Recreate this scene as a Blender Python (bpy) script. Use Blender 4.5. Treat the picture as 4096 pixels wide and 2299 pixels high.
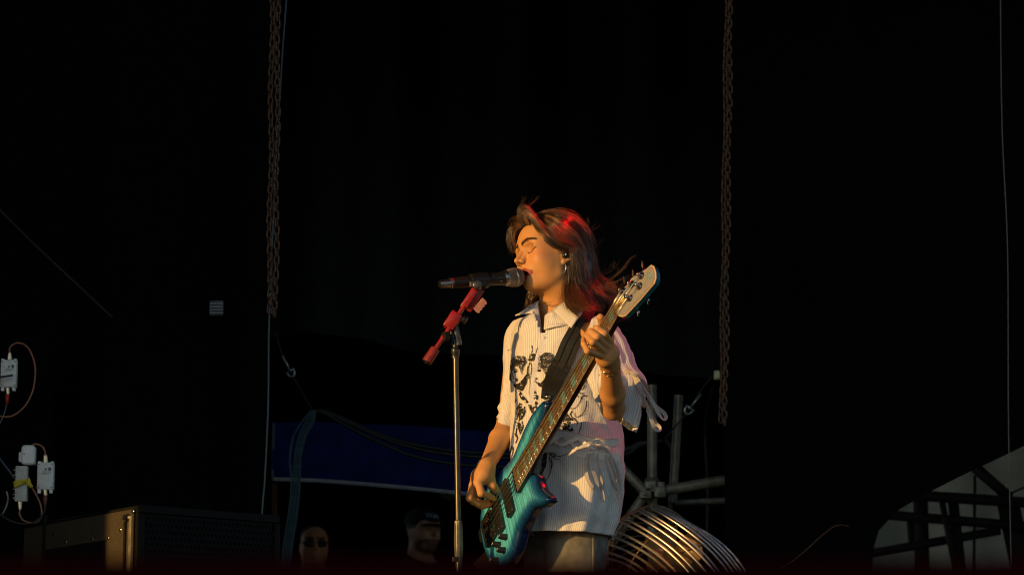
import bpy, bmesh, math, random
import numpy as np
from mathutils import Vector, Matrix, noise as mnoise
from mathutils.bvhtree import BVHTree
from mathutils.geometry import tessellate_polygon

random.seed(7)
rng = np.random.default_rng(7)
scene = bpy.context.scene
for o in list(bpy.data.objects):
    bpy.data.objects.remove(o)
COL = scene.collection

# ------------------------------------------------------------------ camera
PITCH = 0.189                     # looking up from the pit, just below stage level
FPX, CX, CY = 11600.0, 2048.0, 1149.5
CAM = np.array([0.0, 0.0, -0.096])
RIGHT = np.array([1.0, 0, 0])
UPV = np.array([0, -math.sin(PITCH), math.cos(PITCH)])
FWD = np.array([0, math.cos(PITCH), math.sin(PITCH)])
cam_d = bpy.data.cameras.new('camera')
cam_o = bpy.data.objects.new('camera', cam_d)
COL.objects.link(cam_o)
cam_o.location = CAM
cam_o.rotation_euler = (math.pi / 2 + PITCH, 0, 0)
cam_d.sensor_width = 36.0
cam_d.lens = 36.0 * FPX / 4096.0
cam_d.clip_start = 0.05
cam_d.clip_end = 3000
cam_d.dof.use_dof = True
cam_d.dof.focus_distance = 7.95
cam_d.dof.aperture_fstop = 9.0
scene.camera = cam_o

# ------------------------------------------------------------------ sky, sun, exposure
SUN_AZ = math.radians(51)         # left of the viewing direction, behind the camera's left shoulder
SUN_EL = math.radians(9)
TO_SUN = Vector((-math.sin(SUN_AZ) * math.cos(SUN_EL), -math.cos(SUN_AZ) * math.cos(SUN_EL), math.sin(SUN_EL)))
world = bpy.data.worlds.new('World')
scene.world = world
world.use_nodes = True
wn = world.node_tree
sky = wn.nodes.new('ShaderNodeTexSky')
sky.sky_type = 'NISHITA'
sky.sun_disc = False
sky.sun_elevation = SUN_EL
sky.sun_rotation = math.atan2(TO_SUN.x, TO_SUN.y)
bg = wn.nodes['Background']
wn.links.new(sky.outputs[0], bg.inputs[0])
sky.ozone_density = 2.0
sky.dust_density = 0.6
bg.inputs[1].default_value = 0.15
sun_d = bpy.data.lights.new('sun', 'SUN')
sun_d.energy = 3.7
sun_d.angle = math.radians(0.5)
sun_d.color = (1.0, 0.54, 0.15)
sun_o = bpy.data.objects.new('sun', sun_d)
COL.objects.link(sun_o)
sun_o.rotation_euler = TO_SUN.to_track_quat('Z', 'Y').to_euler()
sun_o.location = (-30, -20, 12)
scene.view_settings.view_transform = 'Standard'
scene.view_settings.look = 'None'
scene.view_settings.gamma = 1
scene.view_settings.exposure = 0.15
scene.view_settings.use_curve_mapping = False
scene.render.engine = 'CYCLES'
scene.cycles.use_denoising = True
scene.cycles.max_bounces = 6
scene.cycles.filter_width = 1.1

# ------------------------------------------------------------------ helpers
def Pd(px, py, D):
    """world point seen at photo pixel px,py (4096 wide) at depth D along the view axis"""
    return CAM + FWD * D + RIGHT * ((px - CX) / FPX * D) - UPV * ((py - CY) / FPX * D)

def PY(px, py, Y):
    """world point seen at photo pixel px,py on the upright plane at distance Y"""
    d = FWD + RIGHT * ((px - CX) / FPX) - UPV * ((py - CY) / FPX)
    return CAM + d * (Y / d[1])

def to_px(P):
    Q = np.asarray(P) - CAM
    D = Q @ FWD
    return CX + (Q @ RIGHT) / D * FPX, CY - (Q @ UPV) / D * FPX

def norm(v):
    v = np.asarray(v, float)
    return v / (np.linalg.norm(v) + 1e-12)

def tag(o, label=None, cat=None, group=None, kind=None):
    if label: o['label'] = label
    if cat: o['category'] = cat
    if group: o['group'] = group
    if kind: o['kind'] = kind
    return o

def empty(name, loc, label=None, cat=None, group=None):
    o = bpy.data.objects.new(name, None)
    o.location = [float(v) for v in loc]
    o.empty_display_size = 0.1
    COL.objects.link(o)
    return tag(o, label, cat, group)

def world_offset(o):
    off = Vector((0, 0, 0))
    while o is not None:
        off += o.location
        o = o.parent
    return off

class MB:
    """collects geometry in world space; build() links it as one mesh object"""
    def __init__(s):
        s.v, s.f, s.n = [], [], 0
    def add(s, V, F):
        V = np.asarray(V, float)
        s.v.append(V)
        n = s.n
        s.f.extend([tuple(int(i) + n for i in q) for q in F])
        s.n += len(V)
        return s
    def box(s, c, size, ax=None):
        c = np.asarray(c, float)
        A = np.eye(3) if ax is None else np.asarray(ax, float)
        h = np.asarray(size, float) / 2
        V = [c + A[0] * h[0] * x + A[1] * h[1] * y + A[2] * h[2] * z for x in (-1, 1) for y in (-1, 1) for z in (-1, 1)]
        F = [(0, 1, 3, 2), (4, 6, 7, 5), (0, 4, 5, 1), (2, 3, 7, 6), (0, 2, 6, 4), (1, 5, 7, 3)]
        if np.linalg.det(A) < 0:
            F = [q[::-1] for q in F]
        return s.add(V, F)
    def rbox(s, c, size, ax=None, r=0.004, seg=2):
        """box with rounded edges in the plane of the first two axes and a small chamfer on the third"""
        c = np.asarray(c, float)
        A = np.eye(3) if ax is None else np.asarray(ax, float)
        hx, hy, hz = [q / 2 for q in size]
        r = min(r, hx * .98, hy * .98)
        pts = []
        for (sx, sy, a0) in ((1, 1, 0), (-1, 1, 90), (-1, -1, 180), (1, -1, 270)):
            for k in range(seg + 1):
                a = math.radians(a0 + 90 * k / seg)
                pts.append((sx * (hx - r) + r * math.cos(a), sy * (hy - r) + r * math.sin(a)))
        ch = min(r, hz) * 0.4
        rings = []
        for z, ins in ((-hz, ch), (-hz + ch, 0), (hz - ch, 0), (hz, ch)):
            rings.append([c + A[0] * (x * (1 - ins / hx)) + A[1] * (y * (1 - ins / hy)) + A[2] * z for x, y in pts])
        n = len(pts)
        V = np.array(rings).reshape(-1, 3)
        F = []
        for i in range(3):
            for j in range(n):
                a, b = i * n + j, i * n + (j + 1) % n
                F.append((a, b, b + n, a + n))
        F.append(tuple(range(n))[::-1]); F.append(tuple(range(3 * n, 4 * n)))
        if np.linalg.det(A) < 0:
            F = [q[::-1] for q in F]
        return s.add(V, F)
    def tube(s, pts, rad, n=8, cap=True, closed=False):
        P = np.asarray(pts, float)
        m = len(P)
        rad = np.broadcast_to(np.asarray(rad, float), (m,))
        T = np.empty_like(P)
        if closed:
            T = np.roll(P, -1, 0) - np.roll(P, 1, 0)
        else:
            T[1:-1] = P[2:] - P[:-2]; T[0] = P[1] - P[0]; T[-1] = P[-1] - P[-2]
        T /= (np.linalg.norm(T, axis=1, keepdims=True) + 1e-12)
        u = np.cross(T[0], (0, 0, 1.0))
        if np.linalg.norm(u) < 0.1: u = np.cross(T[0], (1.0, 0, 0))
        V = []
        ang = np.arange(n) / n * 2 * math.pi
        for i in range(m):
            u = u - T[i] * (u @ T[i]); u /= (np.linalg.norm(u) + 1e-12)
            w = np.cross(T[i], u)
            V.append(P[i] + rad[i] * (np.cos(ang)[:, None] * u + np.sin(ang)[:, None] * w))
        V = np.concatenate(V)
        F = []
        for i in range(m if closed else m - 1):
            i2 = (i + 1) % m
            for j in range(n):
                j2 = (j + 1) % n
                F.append((i * n + j, i * n + j2, i2 * n + j2, i2 * n + j))
        if cap and not closed:
            F.append(tuple(range(n))[::-1]); F.append(tuple(range((m - 1) * n, m * n)))
        return s.add(V, F)
    def lathe(s, origin, axis, prof, n=20, cap=True):
        """prof: list of (distance along axis, radius)"""
        ax = norm(axis)
        o = np.asarray(origin, float)
        u = norm(np.cross(ax, (0, 0, 1.0) if abs(ax[2]) < .9 else (1.0, 0, 0)))
        w = np.cross(ax, u)
        ang = np.arange(n) / n * 2 * math.pi
        ringv = np.cos(ang)[:, None] * u + np.sin(ang)[:, None] * w
        V = np.concatenate([o + ax * t + r * ringv for t, r in prof])
        F = []
        m = len(prof)
        for i in range(m - 1):
            for j in range(n):
                j2 = (j + 1) % n
                F.append((i * n + j, i * n + j2, (i + 1) * n + j2, (i + 1) * n + j))
        if cap:
            F.append(tuple(range(n))[::-1]); F.append(tuple(range((m - 1) * n, m * n)))
        return s.add(V, F)
    def build(s, name, mat, parent=None, smooth=True, label=None, cat=None, group=None, kind=None, sharp=None):
        V = np.concatenate(s.v) if s.v else np.zeros((0, 3))
        return mesh_obj(name, V, s.f, mat, parent, smooth, label, cat, group, kind, sharp)

def mesh_obj(name, V, F, mat, parent=None, smooth=True, label=None, cat=None, group=None, kind=None, sharp=None, loc=None):
    V = np.asarray(V, float)
    if parent is not None:
        off = np.array(world_offset(parent))
        oloc = (0, 0, 0)
    else:
        off = V.mean(0).copy() if loc is None else np.asarray(loc, float)
        if loc is None: off[2] = V[:, 2].min()
        oloc = off
    V = V - off
    me = bpy.data.meshes.new(name)
    if isinstance(F, np.ndarray):
        me.vertices.add(len(V)); me.vertices.foreach_set('co', V.astype(np.float32).ravel())
        k = F.shape[1]
        me.loops.add(F.size); me.loops.foreach_set('vertex_index', F.astype(np.int32).ravel())
        me.polygons.add(len(F)); me.polygons.foreach_set('loop_start', np.arange(0, F.size, k, dtype=np.int32))
        me.polygons.foreach_set('loop_total', np.full(len(F), k, dtype=np.int32))
        me.update(calc_edges=True); me.validate()
    else:
        me.from_pydata([tuple(v) for v in V], [], F)
        me.update()
    if smooth:
        me.shade_smooth()
        if sharp is not None:
            me.set_sharp_from_angle(angle=math.radians(sharp))
    o = bpy.data.objects.new(name, me)
    COL.objects.link(o)
    if mat is not None: me.materials.append(mat)
    o.location = [float(q) for q in oloc]
    if parent is not None: o.parent = parent
    return tag(o, label, cat, group, kind)

def set_color(o, cols, name='Col'):
    a = o.data.color_attributes.new(name, 'FLOAT_COLOR', 'POINT')
    c = np.ones((len(cols), 4), np.float32); c[:, :3] = cols
    a.data.foreach_set('color', c.ravel())

def copy_of(o, parent=None, offset=None):
    c = o.copy()
    COL.objects.link(c)
    if parent is not None: c.parent = parent
    if offset is not None: c.location = Vector(c.location) + Vector([float(q) for q in offset])
    return c

def catmull(pts, n):
    P = np.asarray(pts, float)
    Q = np.concatenate([[2 * P[0] - P[1]], P, [2 * P[-1] - P[-2]]])
    out = []
    m = len(P) - 1
    ts = np.linspace(0, m, n)
    for t in ts:
        i = min(int(t), m - 1); u = t - i
        a, b, c, d = Q[i], Q[i + 1], Q[i + 2], Q[i + 3]
        out.append(.5 * ((2 * b) + (-a + c) * u + (2 * a - 5 * b + 4 * c - d) * u * u + (-a + 3 * b - 3 * c + d) * u ** 3))
    return np.array(out)

def loft(rings, close_v=True):
    R = np.asarray(rings, float)
    m, n = R.shape[:2]
    F = []
    for i in range(m - 1):
        for j in range(n if close_v else n - 1):
            j2 = (j + 1) % n
            F.append((i * n + j, i * n + j2, (i + 1) * n + j2, (i + 1) * n + j))
    return R.reshape(-1, 3), F

# ------------------------------------------------------------------ materials
def mat(name, color, rough=0.6, metal=0.0, spec=0.5, **kw):
    m = bpy.data.materials.new(name)
    m.use_nodes = True
    b = m.node_tree.nodes['Principled BSDF']
    b.inputs['Base Color'].default_value = (*color, 1)
    b.inputs['Roughness'].default_value = rough
    b.inputs['Metallic'].default_value = metal
    b.inputs['Specular IOR Level'].default_value = spec
    for k, v in kw.items():
        b.inputs[k.replace('_', ' ')].default_value = v
    return m

def noisy(m, scale=40, amount=0.25, bump=0.0, detail=4, coord='Object', rough_var=0.0, stretch=None):
    """break up the base colour (and optionally gloss and relief) of a plain material with noise"""
    nt = m.node_tree; N, L = nt.nodes, nt.links
    b = N['Principled BSDF']
    tc = N.new('ShaderNodeTexCoord')
    mp = N.new('ShaderNodeMapping'); L.new(tc.outputs[coord], mp.inputs[0])
    if stretch: mp.inputs['Scale'].default_value = stretch
    nz = N.new('ShaderNodeTexNoise'); nz.inputs['Scale'].default_value = scale; nz.inputs['Detail'].default_value = detail
    L.new(mp.outputs[0], nz.inputs['Vector'])
    base = b.inputs['Base Color'].default_value[:]
    mx = N.new('ShaderNodeMix'); mx.data_type = 'RGBA'
    mx.inputs[6].default_value = [c * (1 - amount) for c in base[:3]] + [1]
    mx.inputs[7].default_value = [min(1, c * (1 + amount)) for c in base[:3]] + [1]
    rp = N.new('ShaderNodeMapRange'); rp.inputs[1].default_value = .3; rp.inputs[2].default_value = .7
    L.new(nz.outputs[0], rp.inputs[0]); L.new(rp.outputs[0], mx.inputs[0]); L.new(mx.outputs[2], b.inputs['Base Color'])
    if rough_var:
        r0 = b.inputs['Roughness'].default_value
        r2 = N.new('ShaderNodeMapRange'); r2.inputs[3].default_value = max(0, r0 - rough_var); r2.inputs[4].default_value = min(1, r0 + rough_var)
        L.new(nz.outputs[0], r2.inputs[0]); L.new(r2.outputs[0], b.inputs['Roughness'])
    if bump:
        bp = N.new('ShaderNodeBump'); bp.inputs['Strength'].default_value = bump; bp.inputs['Distance'].default_value = .002
        L.new(nz.outputs[0], bp.inputs['Height']); L.new(bp.outputs[0], b.inputs['Normal'])
    return m

def col_attr(m, name='Col'):
    nt = m.node_tree
    a = nt.nodes.new('ShaderNodeVertexColor'); a.layer_name = name
    nt.links.new(a.outputs[0], nt.nodes['Principled BSDF'].inputs['Base Color'])
    return m

# ------------------------------------------------------------------ implicit surfaces (bodies, instrument)
def smin(a, b, k):
    h = np.maximum(k - np.abs(a - b), 0) / k
    return np.minimum(a, b) - h * h * k * .25

def s_ell(P, c, r):
    q = (P - np.asarray(c)) / np.asarray(r)
    k0 = np.linalg.norm(q, axis=1)
    k1 = np.linalg.norm(q / np.asarray(r), axis=1) + 1e-9
    return k0 * (k0 - 1) / k1

def s_cap(P, a, b, ra, rb):
    a, b = np.asarray(a, float), np.asarray(b, float)
    ab = b - a
    t = np.clip(((P - a) @ ab) / (ab @ ab + 1e-12), 0, 1)
    return np.linalg.norm(P - a - t[:, None] * ab, axis=1) - (ra + (rb - ra) * t)

class Sdf:
    def __init__(s): s.items = []
    def add(s, op, k, fn, c, r, frame=None):
        s.items.append((op, k, fn, np.asarray(c, float), r, frame))
    def ball_chain(s, pts, rads, k=.012, op='+'):
        for i in range(len(pts) - 1):
            a, b = np.asarray(pts[i], float), np.asarray(pts[i + 1], float)
            ra, rb = rads[i], rads[i + 1]
            s.add(op, k, (lambda P, a=a, b=b, ra=ra, rb=rb: s_cap(P, a, b, ra, rb)), (a + b) / 2, np.linalg.norm(b - a) / 2 + max(ra, rb))
    def __call__(s, P, c=None, r=None):
        d = np.full(len(P), 10.0)
        cache = {}
        for op, k, fn, pc, pr, frame in s.items:
            if c is not None and np.linalg.norm(pc - c) - pr > r + .03: continue
            if frame is not None:
                key = id(frame)
                if key not in cache: cache[key] = frame(P)
                v = fn(cache[key])
            else:
                v = fn(P)
            if op == '+': d = smin(d, v, k)
            else: d = -smin(-d, v, k)
        return d

def surface_nets(sdf, lo, hi, h, B=24):
    lo = np.asarray(lo, float); hi = np.asarray(hi, float)
    n = np.ceil((hi - lo) / h).astype(int) + 1
    S = n + 2 * B
    ids, vts, quads = [], [], []
    offs = np.array([(x, y, z) for x in (0, 1) for y in (0, 1) for z in (0, 1)])
    edges = [(a, b) for a in range(8) for b in range(a + 1, 8) if np.abs(offs[a] - offs[b]).sum() == 1]
    gid = lambda ijk: (ijk[..., 0] * S[1] + ijk[..., 1]) * S[2] + ijk[..., 2]
    rad = B * h * .87
    for bi in range(0, n[0], B):
        for bj in range(0, n[1], B):
            for bk in range(0, n[2], B):
                c = lo + (np.array([bi, bj, bk]) + B / 2) * h
                dc = sdf(c[None], c, rad)[0]
                if abs(dc) > rad * 1.25 + .02: continue
                g = np.stack(np.meshgrid(*[np.arange(B + 1)] * 3, indexing='ij'), -1)
                P = lo + (g.reshape(-1, 3) + np.array([bi, bj, bk])) * h
                Fv = sdf(P, c, rad).reshape(B + 1, B + 1, B + 1)
                ins = Fv < 0
                cnt = sum(ins[o[0]:B + o[0], o[1]:B + o[1], o[2]:B + o[2]].astype(np.int8) for o in offs)
                act = np.argwhere((cnt > 0) & (cnt < 8))
                if len(act) == 0: continue
                vals = np.stack([Fv[act[:, 0] + o[0], act[:, 1] + o[1], act[:, 2] + o[2]] for o in offs], 1)
                acc = np.zeros((len(act), 3)); num = np.zeros(len(act))
                for a, b in edges:
                    va, vb = vals[:, a], vals[:, b]
                    m = (va < 0) != (vb < 0)
                    t = np.where(m, va / np.where(m, va - vb, 1), 0)
                    acc += np.where(m[:, None], offs[a] + t[:, None] * (offs[b] - offs[a]), 0); num += m
                base = act + np.array([bi, bj, bk])
                ids.append(gid(base)); vts.append(lo + (base + acc / num[:, None]) * h)
                for ax in range(3):
                    a1, a2 = (ax + 1) % 3, (ax + 2) % 3
                    s0 = ins[:B, :B, :B]
                    sl = [slice(0, B)] * 3; sl[ax] = slice(1, B + 1)
                    s1 = ins[tuple(sl)]
                    e = np.argwhere(s0 != s1)
                    if len(e) == 0: continue
                    flip = ~s0[e[:, 0], e[:, 1], e[:, 2]]
                    e = e + np.array([bi, bj, bk])
                    d1 = np.zeros(3, int); d1[a1] = 1
                    d2 = np.zeros(3, int); d2[a2] = 1
                    q = np.stack([gid(e - d1 - d2), gid(e - d2), gid(e), gid(e - d1)], 1)
                    q[flip] = q[flip][:, ::-1]
                    quads.append(q)
    ids = np.concatenate(ids); vts = np.concatenate(vts); quads = np.concatenate(quads)
    u, first = np.unique(ids, return_index=True)
    vts = vts[first]
    pos = np.searchsorted(u, quads); pos = np.clip(pos, 0, len(u) - 1)
    ok = (u[pos] == quads).all(1)
    return vts, pos[ok]
# ================================================================== the singer
HY = 8.07
YAW, HPITCH, HROLL = math.radians(60), math.radians(1), math.radians(10)
_f0 = np.array([-math.sin(YAW), -math.cos(YAW), 0]); _s0 = np.array([math.cos(YAW), -math.sin(YAW), 0]); _u0 = np.array([0, 0, 1.0])
hf = _f0 * math.cos(HPITCH) + _u0 * math.sin(HPITCH); hu = _u0 * math.cos(HPITCH) - _f0 * math.sin(HPITCH)
hs = _s0 * math.cos(HROLL) + hu * math.sin(HROLL); hu = hu * math.cos(HROLL) - _s0 * math.sin(HROLL)
HO = PY(2202, 1042, HY)                       # midpoint between the ear canals
HM = np.stack([hf, hu, hs])                   # rows: forward, up, her left (towards the camera)

def to_head(P):
    L = (P - HO) @ HM.T * 1000.0
    return L

def from_head(L):
    return HO + (np.asarray(L, float) / 1000.0) @ HM

def head_items(S, frame, from_h, singing=True, scale=1.0, ears=True):
    def add(op, k, fn, c, r, sym=False):
        def ev(L, fn=fn, sym=sym):
            if sym:
                L = L.copy(); L[:, 2] = np.abs(L[:, 2])
            return fn(L) / 1000.0 * scale
        cc = np.array(c, float)
        rr = r
        if sym: rr = r + abs(cc[2]); cc[2] = 0
        S.add(op, k / 1000.0 * scale, ev, from_h(cc), rr / 1000.0 * scale, frame)
    E = lambda c, r: (lambda L: s_ell(L, c, r))
    K = lambda a, b, ra, rb: (lambda L: s_cap(L, a, b, ra, rb))
    add('+', 10, E((-5, 46, 0), (86, 79, 72)), (-5, 46, 0), 90)
    add('+', 22, E((36, 50, 0), (57, 56, 60)), (36, 50, 0), 62)
    add('+', 22, E((40, -10, 0), (46, 60, 56)), (40, -10, 0), 62)
    add('+', 20, E((44, 30, 44), (38, 40, 20)), (44, 30, 44), 44, True)
    add('+', 20, E((40, -30, 36), (36, 40, 24)), (40, -30, 36), 44, True)
    add('+', 20, E((26, -24, 42), (40, 46, 23)), (26, -24, 42), 48, True)
    add('+', 20, K((6, -5, 54), (8, -56, 45), 12, 13), (12, -28, 54), 40, True)
    j = -2 if singing else 0
    r = 3 if singing else 0
    add('+', 22, K((8, -58, 45), (66 - r, -80 - j, 14), 13, 13), (40, -68, 31), 52, True)
    add('+', 14, E((78 - r, -82 - j, 0), (14, 14, 18)), (78 - r, -82, 0), 22)
    add('+', 24, E((18, -78, 0), (52, 25, 43)), (18, -78, 0), 55)
    add('+', 18, E((71, -46, 0), (26, 34, 31)), (71, -46, 0), 38)
    add('+', 18, E((60, -14, 38), (21, 24, 21)), (60, -14, 38), 26, True)
    add('+', 14, K((56, 0, 47), (18, 4, 62), 9, 7), (38, 2, 55), 34, True)
    add('+', 12, K((87.5, 35, 9), (73, 41, 40), 8, 8), (80, 40, 26), 30, True)
    # eye sockets and closed lids
    add('-', 9, E((98.5, 16, 31), (24, 13.5, 17)), (98, 16, 31), 26, True)
    add('+', 4, E((67.0, 15.5, 34), (15.5, 14, 20)), (68, 15, 34), 22, True)
    # nose
    add('+', 10, K((87, 26, 0), (107, -8, 0), 5.2, 6.4), (97, 10, 0), 30)
    add('+', 9, K((80, 16, 7), (95, -12, 7), 4.5, 6), (88, 2, 9), 24, True)
    add('+', 6, E((111, -14.5, 0), (8.6, 7.8, 8.0)), (111, -14, 0), 11)
    add('+', 4, E((99, -18.5, 10.5), (9.5, 7.5, 5.8)), (99, -18, 11), 12, True)
    add('+', 4, K((108, -20, 0), (96, -27, 0), 3.4, 3.2), (101, -24, 0), 9)
    add('-', 2.5, E((103, -25, 6.0), (6.5, 4.2, 3.2)), (103, -24, 6), 8, True)
    # mouth
    if singing:
        add('-', 6, E((98, -55, 0), (24, 7.0, 18)), (98, -55, 0), 26)
        add('+', 4.5, K((97.5, -44.5, 0), (95.5, -44.5, 10), 3.9, 3.7), (96, -44, 5), 11, True)
        add('+', 4, K((95.5, -44.5, 10), (83, -53, 26), 3.7, 2.2), (90, -48, 18), 18, True)
        add('+', 4.5, K((90.5, -65.5, 0), (89, -65, 10), 4.6, 4.5), (90, -65, 5), 11, True)
        add('+', 4, K((89, -65, 10), (82.5, -54.5, 26), 4.5, 2.2), (86, -60, 18), 18, True)
        add('-', 2.0, E((96, -55, 0), (22, 6.0, 17)), (96, -55, 0), 23)
    else:
        add('+', 4, K((97, -45, 0), (82, -49, 24), 3.8, 2.2), (92, -47, 12), 18, True)
        add('+', 4, K((94, -54, 0), (82, -50, 23), 4.4, 2.2), (90, -52, 12), 18, True)
    # ears
    if ears:
        add('+', 5, E((-7, -10, 68), (13, 22, 6.5)), (-8, -10, 70), 26, True)
        add('-', 4, E((-3, -12, 76), (7, 11, 6)), (-3, -12, 78), 15, True)
        rim = [(4, -3, 70), (3, 8, 72), (-8, 13, 74), (-18, 6, 76), (-20, -8, 76), (-15, -22, 74), (-5, -29, 72)]
        for a, b in zip(rim[:-1], rim[1:]):
            add('+', 3.5, K(a, b, 2.8, 2.8), (np.array(a) + b) / 2, 12, True)
        add('+', 4, E((0, -30, 71), (7, 8, 4.0)), (0, -30, 71), 10, True)
        add('+', 3, E((6, -13, 69), (4.0, 6, 3.5)), (6, -13, 69), 8, True)

body = Sdf()
head_items(body, to_head, from_head)
# neck and upper chest
NB = PY(2232, 1262, 8.11)
body.ball_chain([from_head((-22, -25, 0)), from_head((-26, -80, 0)), NB], [.050, .046, .052], k=.022)
body.ball_chain([NB, NB + np.array([.005, .01, -.10])], [.054, .068], k=.04)
# collar bones and shoulders, torso under the shirt
LSH = PY(2402, 1335, 7.885); RSH = PY(2076, 1335, 8.20)
CH = PY(2250, 1440, 8.08); WA = PY(2255, 1750, 8.10); HP = PY(2270, 1990, 8.10)
body.ball_chain([NB + np.array([0, 0, -.05]), LSH], [.045, .028], k=.03)
body.ball_chain([NB + np.array([0, 0, -.05]), RSH], [.045, .028], k=.03)
body.ball_chain([CH, WA, HP], [.078, .078, .085], k=.04)
# left arm (fretting hand): shoulder, elbow, wrist
LEL = PY(2452, 1630, 7.68); LWR = PY(2440, 1452, 7.445)
body.ball_chain([LSH, LEL], [.026, .031], k=.02)
body.ball_chain([LEL, LEL * .65 + LWR * .35 + np.array([.002, -.003, -.002]), LWR], [.0300, .0315, .0228], k=.015)
# right arm (plucking hand)
REL = PY(2034, 1690, 8.22); RWR = PY(1944, 1868, 7.985)
body.ball_chain([RSH, REL], [.034, .031], k=.02)
body.ball_chain([REL, REL * .62 + RWR * .38, RWR], [.0305, .0300, .0208], k=.015)

def z5(x, y): return 2300 + .2213 * x, 1240 + .2213 * y
def z6(x, y): return 1860 + .2213 * x, 1740 + .2213 * y

def finger(joints, r0=.0095, r1=.0072, k=.004):
    n = len(joints)
    body.ball_chain(joints, list(np.linspace(r0, r1, n)), k=k)

# ---- right hand, plucking the strings
def h6(x, y, Y): return PY(*z6(x, y), Y)
palmR = [RWR, h6(330, 720, 7.965), h6(240, 850, 7.955)]
body.ball_chain(palmR, [.0208, .0205, .0145], k=.016)
body.ball_chain([RWR, h6(240, 740, 7.98), h6(150, 905, 7.985)], [.019, .0175, .0125], k=.014)
body.ball_chain([RWR, h6(350, 700, 8.005), h6(190, 900, 8.005)], [.020, .016, .0115], k=.012)
finger([h6(240, 850, 7.955), h6(292, 1045, 7.935), h6(430, 1095, 7.955), h6(530, 1145, 7.975)], .0118, .0076)
finger([h6(150, 905, 7.985), h6(82, 1135, 7.955), h6(240, 1240, 7.975), h6(415, 1195, 8.000)], .0115, .0076)
finger([h6(175, 915, 8.005), h6(150, 1195, 7.970), h6(300, 1285, 7.985), h6(470, 1255, 8.005)], .0105, .0070)
finger([h6(230, 900, 8.015), h6(205, 1090, 8.010), h6(265, 1190, 8.015)], .0095, .0066)
body.ball_chain([h6(395, 640, 7.975), h6(450, 800, 7.975)], [.020, .0150], k=.014)
finger([h6(450, 800, 7.975), h6(500, 920, 7.975), h6(560, 985, 7.985), h6(612, 1040, 8.0)], .0140, .0085, k=.006)

# ---- left hand, fretting: fingers wrap over the neck
def h5(x, y, Y): return PY(*z5(x, y), Y)
body.ball_chain([LWR, h5(610, 780, 7.405), h5(585, 640, 7.385)], [.0222, .0245, .0170], k=.018)
body.ball_chain([LWR, h5(530, 870, 7.40), h5(470, 800, 7.38)], [.020, .0200, .0130], k=.014)
finger([h5(630, 600, 7.385), h5(525, 430, 7.338), h5(405, 335, 7.340), h5(365, 322, 7.36)], .0122, .0074, k=.003)
finger([h5(575, 665, 7.378), h5(400, 480, 7.326), h5(285, 385, 7.336), h5(250, 385, 7.36)], .0115, .0072, k=.003)
finger([h5(515, 735, 7.374), h5(315, 575, 7.324), h5(228, 470, 7.338), h5(215, 430, 7.362)], .0110, .0068, k=.003)
finger([h5(455, 815, 7.374), h5(225, 740, 7.332), h5(158, 610, 7.342), h5(148, 525, 7.366)], .0100, .0062, k=.003)
body.ball_chain([h5(630, 790, 7.42), h5(600, 480, 7.46), h5(520, 250, 7.455), h5(455, 130, 7.43)], [.016, .0135, .0118, .0095], k=.012)

BV, BF = surface_nets(body, (-.20, 7.24, .62), (.36, 8.36, 1.72), .0023)
person = empty('person', PY(2260, 2100, 8.10) * np.array([1, 1, 0]),
               'woman in white striped shirt singing into the microphone and playing the blue bass', 'person')

M_skin = mat('skin', (.50, .25, .09), .5, spec=.3)
col_attr(M_skin)
_b = M_skin.node_tree.nodes['Principled BSDF']
_b.inputs['Subsurface Weight'].default_value = .12
_b.inputs['Subsurface Scale'].default_value = .006
_b.inputs['Subsurface Radius'].default_value = (1.0, .35, .2)
def skin_bump(m, scale, dist):
    nt = m.node_tree
    tc = nt.nodes.new('ShaderNodeTexCoord'); nz = nt.nodes.new('ShaderNodeTexNoise'); nz.inputs['Scale'].default_value = scale; nz.inputs['Detail'].default_value = 5
    bp = nt.nodes.new('ShaderNodeBump'); bp.inputs['Strength'].default_value = .25; bp.inputs['Distance'].default_value = dist
    nt.links.new(tc.outputs['Object'], nz.inputs['Vector']); nt.links.new(nz.outputs[0], bp.inputs['Height'])
    nt.links.new(bp.outputs[0], nt.nodes['Principled BSDF'].inputs['Normal'])
skin_bump(M_skin, 420, .0011)

def gauss(L, c, r):
    q = (L - np.asarray(c)) / np.asarray(r)
    return np.exp(-(q * q).sum(1))

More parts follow.
